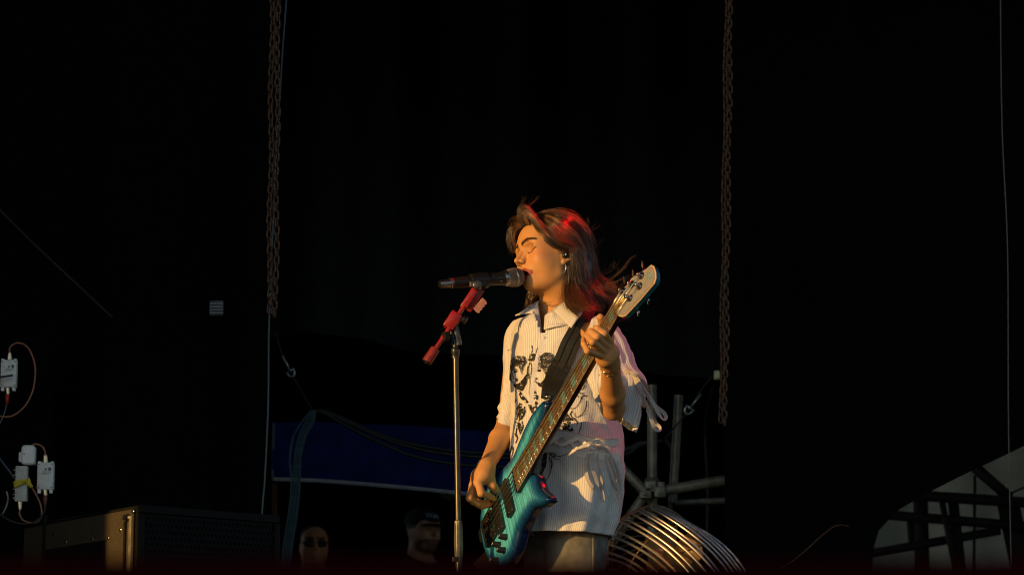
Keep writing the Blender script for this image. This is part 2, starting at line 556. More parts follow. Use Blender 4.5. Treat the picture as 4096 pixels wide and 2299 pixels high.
def paint_face(V, tohead, base, makeup=True, lips=(.30, .050, .040)):
    L = tohead(V)
    La = L.copy(); La[:, 2] = np.abs(La[:, 2])
    C = np.tile(np.array(base), (len(V), 1))
    def blend(w, c):
        nonlocal C
        C = C * (1 - w[:, None]) + np.asarray(c) * w[:, None]
    hd = (np.abs(L).max(1) < 140)
    nzv = np.array([mnoise.noise(Vector(v * 38)) for v in V]) if len(V) < 400000 else np.zeros(len(V))
    C = C * (1 + .06 * nzv[:, None])
    if makeup:
        blend(.55 * gauss(La, (58, -6, 52), (30, 22, 22)) * hd, (.50, .17, .09))
        blend(.35 * gauss(La, (108, -13, 0), (12, 12, 12)) * hd, (.52, .24, .11))
        blend(.6 * np.clip(gauss(La, (84, 20, 40), (12, 8, 14)) * 1.2, 0, 1) * hd, (.22, .10, .04))
        # lips
        def seg(P, a, b):
            a = np.asarray(a, float); b = np.asarray(b, float); ab = b - a
            t = np.clip(((P - a) @ ab) / (ab @ ab), 0, 1)
            return np.linalg.norm(P - a - t[:, None] * ab, axis=1)
        d = np.minimum.reduce([seg(La, (97.5, -45, 0), (95.5, -45, 10)), seg(La, (95.5, -45, 10), (83, -53, 26)) + .8,
                               seg(La, (90.5, -65.5, 0), (89, -65, 10)) - .8, seg(La, (89, -65, 10), (82.5, -54.5, 26)) + .4])
        blend(np.clip((7.4 - d) / 1.6, 0, 1) * hd, lips)
        inm = (s_ell(La, (92, -55, 0), (24, 8, 18)) < 0) & (La[:, 0] < 87)
        blend(inm * 1.0 * hd, (.10, .02, .02))
    return C
bo = mesh_obj('body', BV, BF, M_skin, person)
BC = paint_face(BV, to_head, (.56, .275, .098))
# redder knuckles and finger tips
set_color(bo, BC)

# ---- brows, lashes, in-ear monitor, earring
face_sdf = Sdf(); face_sdf.items = [it for it in body.items if it[5] is not None]
def face_at(u, s, lift=0.0, f0=125.0):
    """point on the face surface at head height u and side s (mm), lifted along the view of the face"""
    f = np.arange(100.0, 44, -2.0)
    L = np.stack([f, np.full_like(f, u), np.full_like(f, s)], 1)
    d = face_sdf(from_head(L), from_head((72, u, s)), .012)
    i = max(1, int(np.argmax(d < 0)))
    t = d[i - 1] / (d[i - 1] - d[i] + 1e-9)
    return from_head((f[i - 1] - 2.0 * t + lift, u, s))

M_hairdark = mat('brow_hair', (.060, .033, .018), .6, spec=.2)
M_lash = mat('lash_hair', (.010, .007, .006), .6, spec=.2)
for sd in (1, -1):
    mb = MB()
    ctrl = catmull([(34, 8), (38.5, 18), (41.5, 32), (40, 46), (35, 57)], 60)
    for i in range(480):
        q = rng.random()
        c0 = ctrl[int(q * 58)]
        u = c0[0] + rng.normal(0, 3.0 * (1 - .55 * q)); s_ = c0[1]
        L0 = 5.5 * (1 - .3 * q)
        du, dsd = (2.6, 4.5) if q < .5 else (-1.5, 5.2)
        pts = [face_at(u + du * t * L0 / 5, sd * (s_ + dsd * t * L0 / 5), .35 + .5 * t) for t in (0, .5, 1)]
        mb.tube(pts, [.00042, .00036, .00012], 3)
    mb.build('eyebrow', M_hairdark, person)
    mb = MB()
    line = catmull([(8.0, 17.0), (5.2, 24), (5.6, 34), (9.5, 45), (15.0, 54)], 26)
    P = [face_at(u, sd * s_, .35) for u, s_ in line]
    mb.tube(P, list(np.interp(np.linspace(0, 1, 26), [0, .5, .9, 1], [.0005, .0010, .0012, .0006])), 5)
    for i in range(3, 26):
        for k in range(2):
            a = P[i]; ln = .0058 * (.6 + .6 * i / 26) * rng.uniform(.8, 1.15)
            dr = hf * .75 - hu * .55 + hs * sd * (-.1 + .75 * i / 26) + rng.normal(0, .12, 3)
            dr = norm(dr)
            mb.tube([a, a + dr * ln * .5 - hu * ln * .08, a + dr * ln + hu * ln * .02], [.0003, .00022, .00008], 3)
    mb.build('eyelash', M_lash, person)
M_black = noisy(mat('black_plastic', (.012, .012, .013), .35), 60, .3)
M_steel = mat('polished_steel', (.62, .60, .56), .22, 1.0)
M_gold = mat('gold', (.85, .58, .22), .22, 1.0)
mb = MB()
ear_c = from_head((-3, -11, 75))
mb.lathe(ear_c - hs * .006, hs + hf * .25, [(0, .007), (.006, .0085), (.010, .0075), (.012, .004)], 14)
mb.tube([ear_c + hs * .004, ear_c + hs * .006 + hu * .012 - hf * .002, ear_c - hf * .014 + hu * .024 - hs * .002], [.0022, .0018, .0014], 6)
iem = mb.build('ear_monitor', M_black, person)
MB().lathe(ear_c + hs * .0062 + hf * .0015, hs + hf * .25, [(0, .0024), (.001, .0022)], 12).build('logo_dot', mat('silver_print', (.7, .7, .7), .4), iem)
lob = from_head((0, -35, 74))
ang = np.linspace(0, 2 * math.pi, 25)[:-1]
ring = [lob + np.array([-.006, 0, -.0135]) + hs * .001 + (hf * math.cos(t) * .30 - _s0 * math.cos(t) * .9) * .0125 + np.array([0, 0, 1]) * math.sin(t) * .0145 for t in ang]
MB().tube(ring, .0011, 6, closed=True).build('hoop_earring', M_steel, person)

# bracelet and rings on the fretting hand
wr = LWR + norm(LEL - LWR) * .018
wa = norm(LEL - LWR); wu = norm(np.cross(wa, (1, 0, 0))); ww = np.cross(wa, wu)
mb = MB()
for k in range(26):
    a = k / 26 * 2 * math.pi
    p = wr + (wu * math.cos(a) + ww * math.sin(a)) * .0262 + wa * .004 * math.sin(a * 3)
    mb.lathe(p - wa * .0022, wa + wu * .5 * math.sin(k * 2.3), [(0, .001), (.001, .0021), (.0034, .0021), (.0044, .001)], 6)
br_o = mb.build('bracelet', M_gold, person)
fr = wr + norm(np.array([-.5, -.85, 0])) * .0275
MB().lathe(fr + np.array([0, 0, -.018]), (0, -1, .1), [(0, .002), (.0006, .0058), (.0018, .0058), (.0024, .002)], 14).build('charm', M_gold, br_o)
mb = MB()
for k in range(5):
    mb.lathe(fr + np.array([-.012 - .0008 * k, .004, -.003 - .0052 * k]), (0, 0, -1), [(0, .0008), (.001, .0018), (.003, .0018), (.0042, .0008)], 6)
mb.build('charm_chain', M_gold, br_o)
for (jx, jy, jY) in ((228, 590, 7.322), (262, 648, 7.318), (290, 680, 7.318)):
    c_ = PY(2300 + .2213 * jx, 1240 + .2213 * jy, jY)
    MB().lathe(c_, -FWD, [(0, .001), (.0012, .0034), (.0030, .0030), (.0044, .001)], 10).build('ring_bead', M_gold, person)

# ================================================================== hair
def z1(x, y): return 1900 + .3735 * x, 760 + .3735 * y
HC, HR = np.array((-10, 50, 0.0)), np.array((97, 91, 80.0))

def hair_pt(x, y, Y=None, out=0.0):
    """a point of a hair guide; Y None: lies on the outside of the head as seen from the photo"""
    px, py = z1(x, y)
    if Y is not None:
        return PY(px, py, HY + Y)
    o = to_head(CAM[None])[0]; p = to_head(PY(px, py, HY)[None])[0]
    d = norm(p - o)
    R = HR + out
    oo, dd = (o - HC) / R, d / R
    A, B, C = dd @ dd, oo @ dd, oo @ oo - 1
    disc = B * B - A * C
    t = (-B - math.sqrt(max(disc, 0))) / A if disc > 0 else -B / A
    return from_head(o + d * t)

M_hair = mat('brown_hair', (.055, .030, .017), .30, spec=.65)
col_attr(M_hair)
hb = Sdf()
def cap_fn(L):
    d = s_ell(L, (-12, 51, 0), (92, 85, 77)) / 1000
    cut = (L[:, 0] - .80 * L[:, 1] - 4 + .0022 * (L[:, 2]) ** 2) / 1000 / 1.3
    ear = (L[:, 1] * -1 - 8 + np.maximum(L[:, 0] + 22, 0) * 3) / 1000
    return -smin(-d, -np.maximum(cut, np.minimum(ear, .05)), .012)
hb.add('+', .01, cap_fn, from_head((-10, 50, 0)), .11, to_head)
def mass(pts, rads, k=.03):
    hb.ball_chain([hair_pt(*p) for p in pts], rads, k)
mass([(1090, 640, .03), (1130, 820, .03), (1130, 1000, .02), (1150, 1150, .01), (1190, 1240, 0)], [.030, .032, .030, .026, .010])
mass([(1040, 700, .0), (1050, 900, -.01), (1035, 1080, -.015), (1060, 1200, -.02)], [.014, .018, .015, .010], .02)
HV, HF = surface_nets(hb, HO - np.array([.16, .16, .24]), HO + np.array([.2, .16, .2]), .004)
hair = mesh_obj('hair', HV, HF, M_hair, person)
set_color(hair, np.tile(np.array((.020, .011, .007)), (len(HV), 1)))

class Strands:
    def __init__(s): s.V, s.F, s.C, s.n = [], [], [], 0
    def add(s, P, r, col):
        m = len(P)
        T = np.gradient(P, axis=0); T /= np.linalg.norm(T, axis=1, keepdims=True) + 1e-9
        side = np.cross(T, FWD); side /= np.linalg.norm(side, axis=1, keepdims=True) + 1e-9
        up = np.cross(side, T)
        rr = (r * np.interp(np.linspace(0, 1, m), [0, .15, .7, 1], [.7, 1, .8, .15]))[:, None]
        ring = np.stack([P + side * rr, P - side * rr * .5 + up * rr * .87, P - side * rr * .5 - up * rr * .87], 1)
        s.V.append(ring.reshape(-1, 3))
        i = np.arange(m - 1)[:, None] * 3
        j = np.arange(3)[None]
        q = np.stack([i + j, i + (j + 1) % 3, i + 3 + (j + 1) % 3, i + 3 + j], -1).reshape(-1, 4)
        s.F.append(q + s.n); s.n += 3 * m
        s.C.append(np.tile(col, (3 * m, 1)))
    def build(s, name, parent):
        o = mesh_obj(name, np.concatenate(s.V), np.concatenate(s.F), M_hair, parent)
        set_color(o, np.concatenate(s.C))
        return o

def sheet(S, guides, n, r=.00048, thick=.010, clump=9, jitter=.004, m=22, spread=.5, out=0.0, frizz=.0012, lens=(.75, 1.0)):
    G = [catmull([hair_pt(*(p if len(p) == 3 else (p[0], p[1], None)), **({'out': out} if len(p) == 2 else {})) for p in g], m) for g in guides]
    G = np.array(G)
    k = len(G)
    nc = max(2, k * clump)
    cl = np.sort(rng.uniform(-.1, k - .9, nc))
    cl_off = rng.normal(0, 1, (nc, 3)) * jitter * .8
    cl_dep = rng.uniform(0, 1, nc); cl_b = np.clip(np.exp(rng.normal(-.1, .85, nc)), .2, 4.0)
    n = int(n * .55) if r > .00035 else n; r = r * 2.3 if r > .00035 else r
    t = np.linspace(0, 1, m)
    for i in range(n):
        c = rng.integers(nc)
        v0 = cl[c] + rng.normal(0, .5 * (k - 1) / nc + .12)
        v = np.clip(v0 + (cl[c] - v0) * spread * t, -.25, k - .75)
        vi = np.clip(np.floor(v).astype(int), 0, k - 2); w = (v - vi)[:, None]
        ar = np.arange(m)
        P = G[vi, ar] * (1 - w) + G[vi + 1, ar] * w
        dep = (cl_dep[c] * .75 + rng.uniform(-.2, .35)) * thick
        P = P - FWD * (dep * np.sin(np.clip(t * 1.6, 0, 1) * math.pi / 2))[:, None]
        ph = rng.uniform(0, 6.28, 3); fr = rng.uniform(1.0, 2.6, 3)
        P = P + (np.stack([np.sin(fr[a] * t * 6.28 + ph[a]) for a in range(3)], 1) * frizz * (0.3 + t)[:, None]) + cl_off[c] * (t ** 1.3)[:, None] + rng.normal(0, 1, 3) * jitter * .35 * t[:, None]
        L = rng.uniform(*lens)
        mm = max(6, int(m * L)); P = P[:mm]
        b = cl_b[c] * rng.uniform(.75, 1.3)
        S.add(P, r * rng.uniform(.7, 1.25), np.array((.085, .045, .021)) * b)

S1 = Strands()
A = [[(600, 300), (672, 400), (730, 500), (815, 590), (915, 645), (985, 665, -.055), (1000, 740, -.045), (1015, 860, -.04), (1040, 1000, -.03)],
     [(618, 285), (735, 390), (835, 490), (940, 575), (1035, 630), (1060, 720, -.045), (1080, 850, -.04), (1130, 1000, -.03)],
     [(655, 268), (795, 345), (915, 440), (1025, 535), (1100, 620), (1120, 740, -.03), (1150, 880, -.03), (1210, 1020, -.02)],
     [(720, 252), (855, 300), (985, 385), (1095, 485), (1160, 590), (1180, 740, .0), (1210, 880, .0), (1280, 1030, .0)],
     [(780, 245), (915, 268), (1045, 340), (1140, 450), (1200, 580), (1230, 720, .03), (1265, 870, .03), (1340, 1030, .03)],
     [(830, 250), (970, 280), (1085, 345), (1165, 440), (1225, 570), (1265, 710, .05), (1300, 860, .05), (1390, 1030, .05)]]
sheet(S1, A, 2600, r=.00042, thick=.014, clump=8, jitter=.007, frizz=.0022, spread=.35)
sheet(S1, A, 500, r=.0003, thick=.024, clump=6, jitter=.014, frizz=.005, spread=.1)
T_ = [[(600, 285), (700, 250), (800, 238), (930, 255), (1060, 320), (1160, 420), (1220, 560), (1270, 720, .06)],
      [(575, 300, .02), (680, 262, .03), (800, 246, .04), (930, 265, .05), (1060, 330, .06), (1160, 440, .06), (1230, 580, .06), (1280, 740, .07)]]
sheet(S1, T_, 500, thick=.006, jitter=.003)
sheet(S1, T_, 260, r=.00028, thick=.016, jitter=.016, frizz=.006, spread=0)
Q = [[(512, 380, -.03), (482, 310, -.03), (462, 240, -.03), (476, 190, -.03), (525, 176, -.03), (575, 215, -.02), (625, 285, -.02), (690, 360, -.04)],
     [(545, 372, -.035), (512, 300, -.04), (492, 235, -.04), (508, 196, -.04), (556, 200, -.04), (602, 255, -.045), (655, 325, -.06), (730, 405, -.07)],
     [(580, 374, -.045), (552, 318, -.05), (540, 275, -.05), (565, 255, -.05), (612, 285, -.055), (668, 350, -.065), (735, 430, -.08), (815, 505, -.09)]]
sheet(S1, Q, 1300, r=.0004, thick=.010, clump=7, jitter=.006, frizz=.003, spread=.3)
Dg = [[(535, 385, -.02), (492, 420, .01), (462, 470, .03), (445, 550, .045), (440, 620, .05), (446, 690, .05)],
      [(530, 372, -.02), (476, 398, .0), (434, 440, .02), (410, 500, .03), (398, 570, .035), (408, 640, .035), (440, 705, .035)],
      [(515, 345, -.01), (452, 360, .01), (412, 400, .03), (384, 455, .04), (374, 530, .04), (385, 610, .04), (422, 680, .04)],
      [(500, 290, -.01), (455, 300, .01), (418, 340, .03), (392, 405, .05), (378, 480, .05), (398, 590, .05), (438, 690, .05)]]
sheet(S1, Dg, 560, r=.00036, thick=.008, clump=5, jitter=.009, frizz=.004, spread=.2, lens=(.5, 1))
Eg = [[(985, 690, -.05), (1000, 850, -.045), (982, 1000, -.045), (975, 1120, -.09), (1005, 1230, -.15), (1085, 1300, -.20), (1140, 1325, -.21)],
      [(1010, 690, -.05), (1040, 850, -.045), (1035, 1000, -.04), (1040, 1120, -.08), (1080, 1220, -.14), (1160, 1290, -.19), (1240, 1280, -.17)],
      [(1050, 690, -.03), (1090, 850, -.03), (1120, 980, -.03), (1150, 1100, -.03), (1200, 1200, -.04), (1265, 1255, -.04), (1360, 1290, -.03)],
      [(1100, 690, .0), (1170, 850, .0), (1220, 980, .0), (1270, 1070, -.01), (1330, 1140, -.01), (1395, 1200, .0), (1460, 1270, .0)],
      [(1180, 690, .03), (1250, 850, .03), (1310, 960, .03), (1365, 1030, .02), (1420, 1070, .02), (1490, 1060, .02), (1590, 990, .02)],
      [(1230, 690, .05), (1285, 850, .05), (1345, 950, .05), (1400, 1010, .04), (1450, 1080, .04), (1480, 1170, .04), (1500, 1260, .04)]]
sheet(S1, Eg, 700, r=.0003, thick=.02, clump=6, jitter=.020, frizz=.007, spread=.1)
sheet(S1, Eg, 2000, r=.00042, thick=.012, clump=9, jitter=.008, frizz=.0028, spread=.35, lens=(.6, 1.0))
Gg = [[(690, 1040, .05), (650, 1090, .06), (600, 1140, .07), (575, 1200, .07), (562, 1265, .07)],
      [(720, 1050, .06), (690, 1110, .07), (640, 1170, .08), (600, 1230, .08), (590, 1290, .08)],
      [(640, 1030, .05), (590, 1090, .06), (560, 1140, .07), (550, 1200, .07), (552, 1250, .07)]]
sheet(S1, Gg, 320, thick=.012, jitter=.006, frizz=.002)
# flyaways and wind-blown wisps
wis = [[(1150, 440), (1190, 400, .02), (1205, 350, .02), (1185, 320, .03)], [(1150, 470), (1230, 430, .02), (1265, 400, .02), (1272, 360, .03)],
       [(500, 200, -.03), (490, 150, -.02), (520, 105, -.01), (545, 70, -.01)], [(560, 200, -.03), (600, 160, -.02), (650, 120, 0), (685, 75, 0)],
       [(480, 300, -.02), (420, 290, .0), (385, 320, .02), (365, 390, .03)], [(1250, 650, .03), (1300, 600, .03), (1340, 560, .03), (1375, 520, .03)],
       [(1300, 1000, .02), (1450, 960, .02), (1580, 850, .02), (1650, 750, .02), (1720, 705, .02)], [(1350, 1030, .02), (1480, 1000, .02), (1560, 960, .02), (1690, 905, .02)],
       [(1300, 900, .03), (1400, 860, .03), (1440, 800, .03), (1430, 760, .03)], [(1320, 930, .03), (1450, 880, .03), (1500, 810, .03), (1495, 760, .03)],
       [(1330, 960, .03), (1470, 930, .03), (1530, 870, .03), (1520, 830, .03)], [(1300, 1080, .0), (1420, 1130, .0), (1530, 1060, .0), (1640, 940, .0)],
       [(990, 760, -.06), (1000, 900, -.06), (985, 1030, -.06), (975, 1150, -.06)], [(700, 1180, -.02), (780, 1225, -.03), (880, 1215, -.03), (965, 1190, -.04)],
       [(560, 1100, .05), (630, 1160, .03), (720, 1210, .0), (800, 1230, -.02)], [(1450, 1250, .0), (1550, 1300, .0), (1600, 1360, .0), (1690, 1380, .0)],
       [(1400, 1150, .0), (1480, 1230, .0), (1540, 1310, .0), (1580, 1400, .0)], [(1100, 470), (1150, 560), (1170, 660, -.02), (1150, 740, -.02)]]
for g in wis:
    P0 = catmull([hair_pt(*(p if len(p) == 3 else (p[0], p[1], None))) for p in g], 20)
    for q in range(7):
        w = np.linspace(0, 1, 20)[:, None]
        P = P0 + rng.normal(0, .006, 3) * w + rng.normal(0, .002, 3) + np.sin(w * rng.uniform(3, 9) + rng.uniform(0, 6)) * rng.normal(0, .002, 3)
        S1.add(P, .00032, np.array((.085, .045, .021)) * rng.uniform(.7, 1.4))
S1.build('hair_strands', hair)
# ================================================================== clothes
def uv_from(o, n, m, circ, length, closed=True):
    me = o.data
    uv = me.uv_layers.new(name='UVMap')
    vi = np.empty(len(me.loops), np.int32); me.loops.foreach_get('vertex_index', vi)
    ls = np.empty(len(me.polygons), np.int32); me.polygons.foreach_get('loop_start', ls)
    i, j = vi // n, (vi % n).astype(float)
    k = np.repeat(ls, 4)
    jmax = np.maximum.reduceat(j, ls); jmax = np.repeat(jmax, 4)
    j = np.where(closed & (jmax == n - 1) & (j == 0), n, j)
    out = np.stack([j / n * circ, i / m * length], 1).astype(np.float32)
    uv.data.foreach_set('uv', out.ravel())

def striped(name, base, line, pitch, frac=.34, rough=.85, bump=.15):
    m = mat(name, base, rough, spec=.2)
    nt = m.node_tree; N, L = nt.nodes, nt.links
    b = N['Principled BSDF']
    uv = N.new('ShaderNodeUVMap'); sx = N.new('ShaderNodeSeparateXYZ'); L.new(uv.outputs[0], sx.inputs[0])
    tc = N.new('ShaderNodeTexCoord')
    nz = N.new('ShaderNodeTexNoise'); nz.inputs['Scale'].default_value = 900; nz.inputs['Detail'].default_value = 2; L.new(tc.outputs['Object'], nz.inputs['Vector'])
    dv = N.new('ShaderNodeMath'); dv.operation = 'DIVIDE'; dv.inputs[1].default_value = pitch; L.new(sx.outputs[0], dv.inputs[0])
    fr = N.new('ShaderNodeMath'); fr.operation = 'FRACT'; L.new(dv.outputs[0], fr.inputs[0])
    pp = N.new('ShaderNodeMath'); pp.operation = 'PINGPONG'; pp.inputs[1].default_value = .5; L.new(fr.outputs[0], pp.inputs[0])
    mr = N.new('ShaderNodeMapRange'); mr.inputs[1].default_value = frac * .5 - .06; mr.inputs[2].default_value = frac * .5 + .06
    L.new(pp.outputs[0], mr.inputs[0])
    mx = N.new('ShaderNodeMix'); mx.data_type = 'RGBA'
    mx.inputs[6].default_value = (*line, 1); mx.inputs[7].default_value = (*base, 1)
    L.new(mr.outputs[0], mx.inputs[0])
    m2 = N.new('ShaderNodeMix'); m2.data_type = 'RGBA'; m2.blend_type = 'MULTIPLY'; m2.inputs[0].default_value = .22
    L.new(mx.outputs[2], m2.inputs[6]); L.new(nz.outputs[0], m2.inputs[7]); L.new(m2.outputs[2], b.inputs['Base Color'])
    n2 = N.new('ShaderNodeTexNoise'); n2.inputs['Scale'].default_value = 55; n2.inputs['Detail'].default_value = 3; L.new(tc.outputs['Object'], n2.inputs['Vector'])
    bp = N.new('ShaderNodeBump'); bp.inputs['Strength'].default_value = .55; bp.inputs['Distance'].default_value = .004
    L.new(n2.outputs[0], bp.inputs['Height']); L.new(bp.outputs[0], b.inputs['Normal'])
    return m
M_shirt = striped('white_striped_cotton', (.78, .77, .75), (.50, .47, .46), .0066, .28)
M_shirt_plain = noisy(mat('white_cotton', (.80, .79, .76), .85, spec=.2), 300, .06)

def ring_table(rows, m):
    """interpolate (py, xl, xr, Y, B, tilt) rows to m rows"""
    R = np.array(rows, float)
    return catmull(R, m)

def fold_noise(P, amp=1.0):
    out = np.empty(len(P))
    for i, p in enumerate(P):
        a = mnoise.noise(Vector((p[0] * 9 + .8 * p[2], p[1] * 9, p[2] * 2.6)))
        b = mnoise.noise(Vector((p[0] * 17 + 4 * p[2], p[1] * 17, p[2] * 8 + 3)))
        c = mnoise.noise(Vector((p[0] * 30 - 9 * p[2], p[1] * 30, p[2] * 14 + 9)))
        out[i] = .0075 * a + .0062 * (.35 - abs(b)) + .0022 * (.3 - abs(c))
    return out * amp

def lofted(rows, m, n, theta, wr=1.0, extra=None, expo=2.0):
    T = ring_table(rows, m)
    ang = np.arange(n) / n * 2 * math.pi
    cs, sn = np.cos(ang), np.sin(ang)
    cs = np.sign(cs) * np.abs(cs) ** (2 / expo); sn = np.sign(sn) * np.abs(sn) ** (2 / expo)
    rings = []
    w = np.array([math.cos(theta), -math.sin(theta), 0]); f = np.array([-math.sin(theta), -math.cos(theta), 0])
    for py, xl, xr, Y, B, tilt in T:
        c = PY((xl + xr) / 2, py, Y)
        hw = (xr - xl) / 2 / FPX * Y
        A = math.sqrt(max(hw * hw - (B * math.sin(theta)) ** 2, (hw * .35) ** 2)) / math.cos(theta)
        ring = c + cs[:, None] * w * A + sn[:, None] * f * B
        ring[:, 2] -= tilt * (ring[:, 0] - c[0])
        rings.append(ring)
    rings = np.array(rings)
    V, F = loft(rings)
    cen = np.repeat(rings.mean(1), n, 0)
    nrm = V - cen; nrm[:, 2] = 0; nrm /= np.linalg.norm(nrm, axis=1, keepdims=True) + 1e-9
    d = fold_noise(V, wr)
    if extra is not None: d = d + extra(V, np.repeat(np.linspace(0, 1, m), n), np.tile(ang, m))
    V = V + nrm * d[:, None]
    return V, F

def in_poly(x, y, poly):
    x = np.asarray(x, float); y = np.asarray(y, float)
    res = np.zeros(x.shape, bool)
    p = np.asarray(poly, float)
    for (x1, y1), (x2, y2) in zip(p, np.roll(p, -1, 0)):
        c = ((y1 > y) != (y2 > y)) & (x < (x2 - x1) * (y - y1) / (y2 - y1 + 1e-12) + x1)
        res ^= c
    return res

# ---- torso
TH = math.radians(36)
NT, MT = 150, 150
rows = [(1243, 2168, 2292, 8.10, .056, 0), (1258, 2140, 2325, 8.09, .075, 0), (1276, 2098, 2378, 8.075, .095, 0), (1300, 2062, 2420, 8.07, .108, 0),
        (1340, 2052, 2448, 8.07, .118, 0), (1450, 2046, 2468, 8.07, .128, 0), (1600, 2050, 2474, 8.08, .130, 0), (1750, 2044, 2486, 8.065, .128, 0),
        (1840, 2048, 2489, 8.03, .130, 0), (1950, 2062, 2488, 8.02, .130, 0), (2060, 2084, 2474, 8.015, .128, 0), (2142, 2104, 2452, 8.015, .126, 0.04)]
def drape(V, t, a):
    fl = np.clip((t - .55) / .45, 0, 1)
    return .010 * fl * np.sin(a * 7 + 1.3 + 2.0 * t) * (.6 + .4 * np.sin(a * 3)) + .004 * np.sin(a * 15 + 5 * t) * fl
SV, SF = lofted(rows, MT, NT, TH, 1.7, drape, 2.15)
vpx = np.stack(to_px(SV), 1)
SFa = np.array(SF)
fc = vpx[SFa].mean(1)
near = SV[SFa].mean(1)[:, 1] < 8.07
vneck = in_poly(fc[:, 0], fc[:, 1], [(2126, 1200), (2218, 1200), (2214, 1242), (2172, 1338), (2160, 1318), (2138, 1262)]) & near
shirt = mesh_obj('shirt', SV, SFa, M_shirt, person)
uv_from(shirt, NT, MT, 1.02, .75)
bmx = bmesh.new(); bmx.from_mesh(shirt.data); bmx.faces.ensure_lookup_table()
bmesh.ops.delete(bmx, geom=[bmx.faces[i] for i in np.nonzero(vneck)[0]], context='FACES')
bmx.to_mesh(shirt.data); bmx.free()
sol = shirt.modifiers.new('thickness', 'SOLIDIFY'); sol.thickness = .0016; sol.offset = -1
# ---- sleeves
rowsR = [(1276, 2078, 2135, 8.17, .030, 0), (1294, 2048, 2140, 8.18, .040, 0), (1330, 2024, 2138, 8.19, .050, 0), (1365, 2013, 2136, 8.195, .054, 0), (1428, 2009, 2132, 8.20, .055, 0),
         (1489, 2012, 2128, 8.205, .055, 0), (1580, 2001, 2118, 8.21, .055, 0), (1661, 1986, 2100, 8.21, .055, 0), (1700, 1991, 2088, 8.20, .055, -.05), (1764, 1981, 2072, 8.185, .055, -.12)]
def elbow(V, t, a):
    g = np.exp(-((t - .75) / .10) ** 2)
    return .006 * g * np.sin(t * 95 + 1.5 * np.sin(a)) * (.5 + .5 * np.cos(a - 3.4))
RV, RF = lofted(rowsR, 80, 64, math.radians(20), 1.6, elbow)
slR = mesh_obj('sleeve', RV, np.array(RF), M_shirt, shirt); uv_from(slR, 64, 80, .36, .45)
rowsL = [(1268, 2368, 2430, 7.93, .028, 0), (1288, 2352, 2466, 7.90, .045, .1), (1330, 2346, 2494, 7.86, .055, .1), (1372, 2348, 2514, 7.84, .060, .1), (1425, 2350, 2534, 7.81, .064, .1),
         (1478, 2352, 2562, 7.78, .066, .1), (1528, 2346, 2582, 7.76, .070, .2), (1585, 2362, 2566, 7.75, .070, .4), (1630, 2378, 2556, 7.745, .068, .6), (1668, 2396, 2546, 7.74, .066, .75)]
def gather(V, t, a):
    g = np.exp(-((t - .52) / .05) ** 2)
    fl = np.clip((t - .5) * 2, 0, 1)
    return -.010 * g * (1 + .5 * np.sin(a * 11)) + .008 * fl * np.sin(a * 6 + 1) + .004 * np.sin(a * 13 + t * 9) * np.clip(t * 2, 0, 1)
LV, LF = lofted(rowsL, 90, 80, math.radians(25), 1.7, gather)
slL = mesh_obj('sleeve', LV, np.array(LF), M_shirt, shirt); uv_from(slL, 80, 90, .46, .40)
for s_ in (slR, slL):
    q = s_.modifiers.new('thickness', 'SOLIDIFY'); q.thickness = .0016; q.offset = -1

# ---- casting things onto the shirt
bvh_t = BVHTree.FromPolygons([tuple(v) for v in SV], [tuple(q) for q in SF])
bvh_l = BVHTree.FromPolygons([tuple(v) for v in LV], [tuple(q) for q in LF])
bvh_r = BVHTree.FromPolygons([tuple(v) for v in RV], [tuple(q) for q in RF])
def on_cloth(px, py, lift=.002, trees=None):
    d = norm(FWD + RIGHT * ((px - CX) / FPX) - UPV * ((py - CY) / FPX))
    best = None
    for tr in (trees or (bvh_t,)):
        h = tr.ray_cast(Vector(CAM), Vector(d))
        if h[0] is not None and (best is None or h[3] < best[3]): best = h
    if best is None: return None
    nrm = np.array(best[1])
    if nrm @ d > 0: nrm = -nrm
    return np.array(best[0]) + nrm * lift

def ribbon(mb, pts, width, normals=None, thick=.0012, nseg=40, twist=None):
    """flat band along 3-D points, facing the viewer unless normals are given"""
    P = catmull(pts, nseg)
    T = np.gradient(P, axis=0); T /= np.linalg.norm(T, axis=1, keepdims=True) + 1e-9
    Nn = np.tile(-FWD, (nseg, 1)) if normals is None else catmull(normals, nseg)
    if twist is not None:
        tw = np.interp(np.linspace(0, 1, nseg), np.linspace(0, 1, len(twist)), twist)
        Sd = np.cross(T, Nn); Nn = Nn * np.cos(tw)[:, None] + Sd * np.sin(tw)[:, None]
    S = np.cross(T, Nn); S /= np.linalg.norm(S, axis=1, keepdims=True) + 1e-9
    Nn = np.cross(S, T)
    w = np.broadcast_to(np.asarray(width, float), (nseg,)) if np.ndim(width) == 0 else np.interp(np.linspace(0, 1, nseg), np.linspace(0, 1, len(width)), width)
    w = w[:, None] / 2
    rings = np.stack([P + S * w + Nn * thick / 2, P - S * w + Nn * thick / 2, P - S * w - Nn * thick / 2, P + S * w - Nn * thick / 2], 1)
    V, F = loft(rings)
    F = F + [(3, 2, 1, 0), tuple((nseg - 1) * 4 + k for k in range(4))]
    mb.add(V, F)
    return mb

# placket: the buttoned edge down the front
pl = [(2172, 1335), (2163, 1365), (2152, 1405), (2141, 1450), (2131, 1500), (2124, 1560), (2119, 1620)]
mb = MB(); ribbon(mb, [on_cloth(x + 12, y, .0022) for x, y in pl], .020, nseg=50, thick=.0014)
mb.build('placket', M_shirt_plain, shirt, sharp=30)
for (x, y) in ((2162, 1352), (2142, 1425), (2124, 1525)):
    c = on_cloth(x + 12, y, .0036)
    MB().lathe(c, -FWD, [(0, .0048), (.0012, .0052), (.0018, .0040)], 12).build('button', M_shirt_plain, shirt)

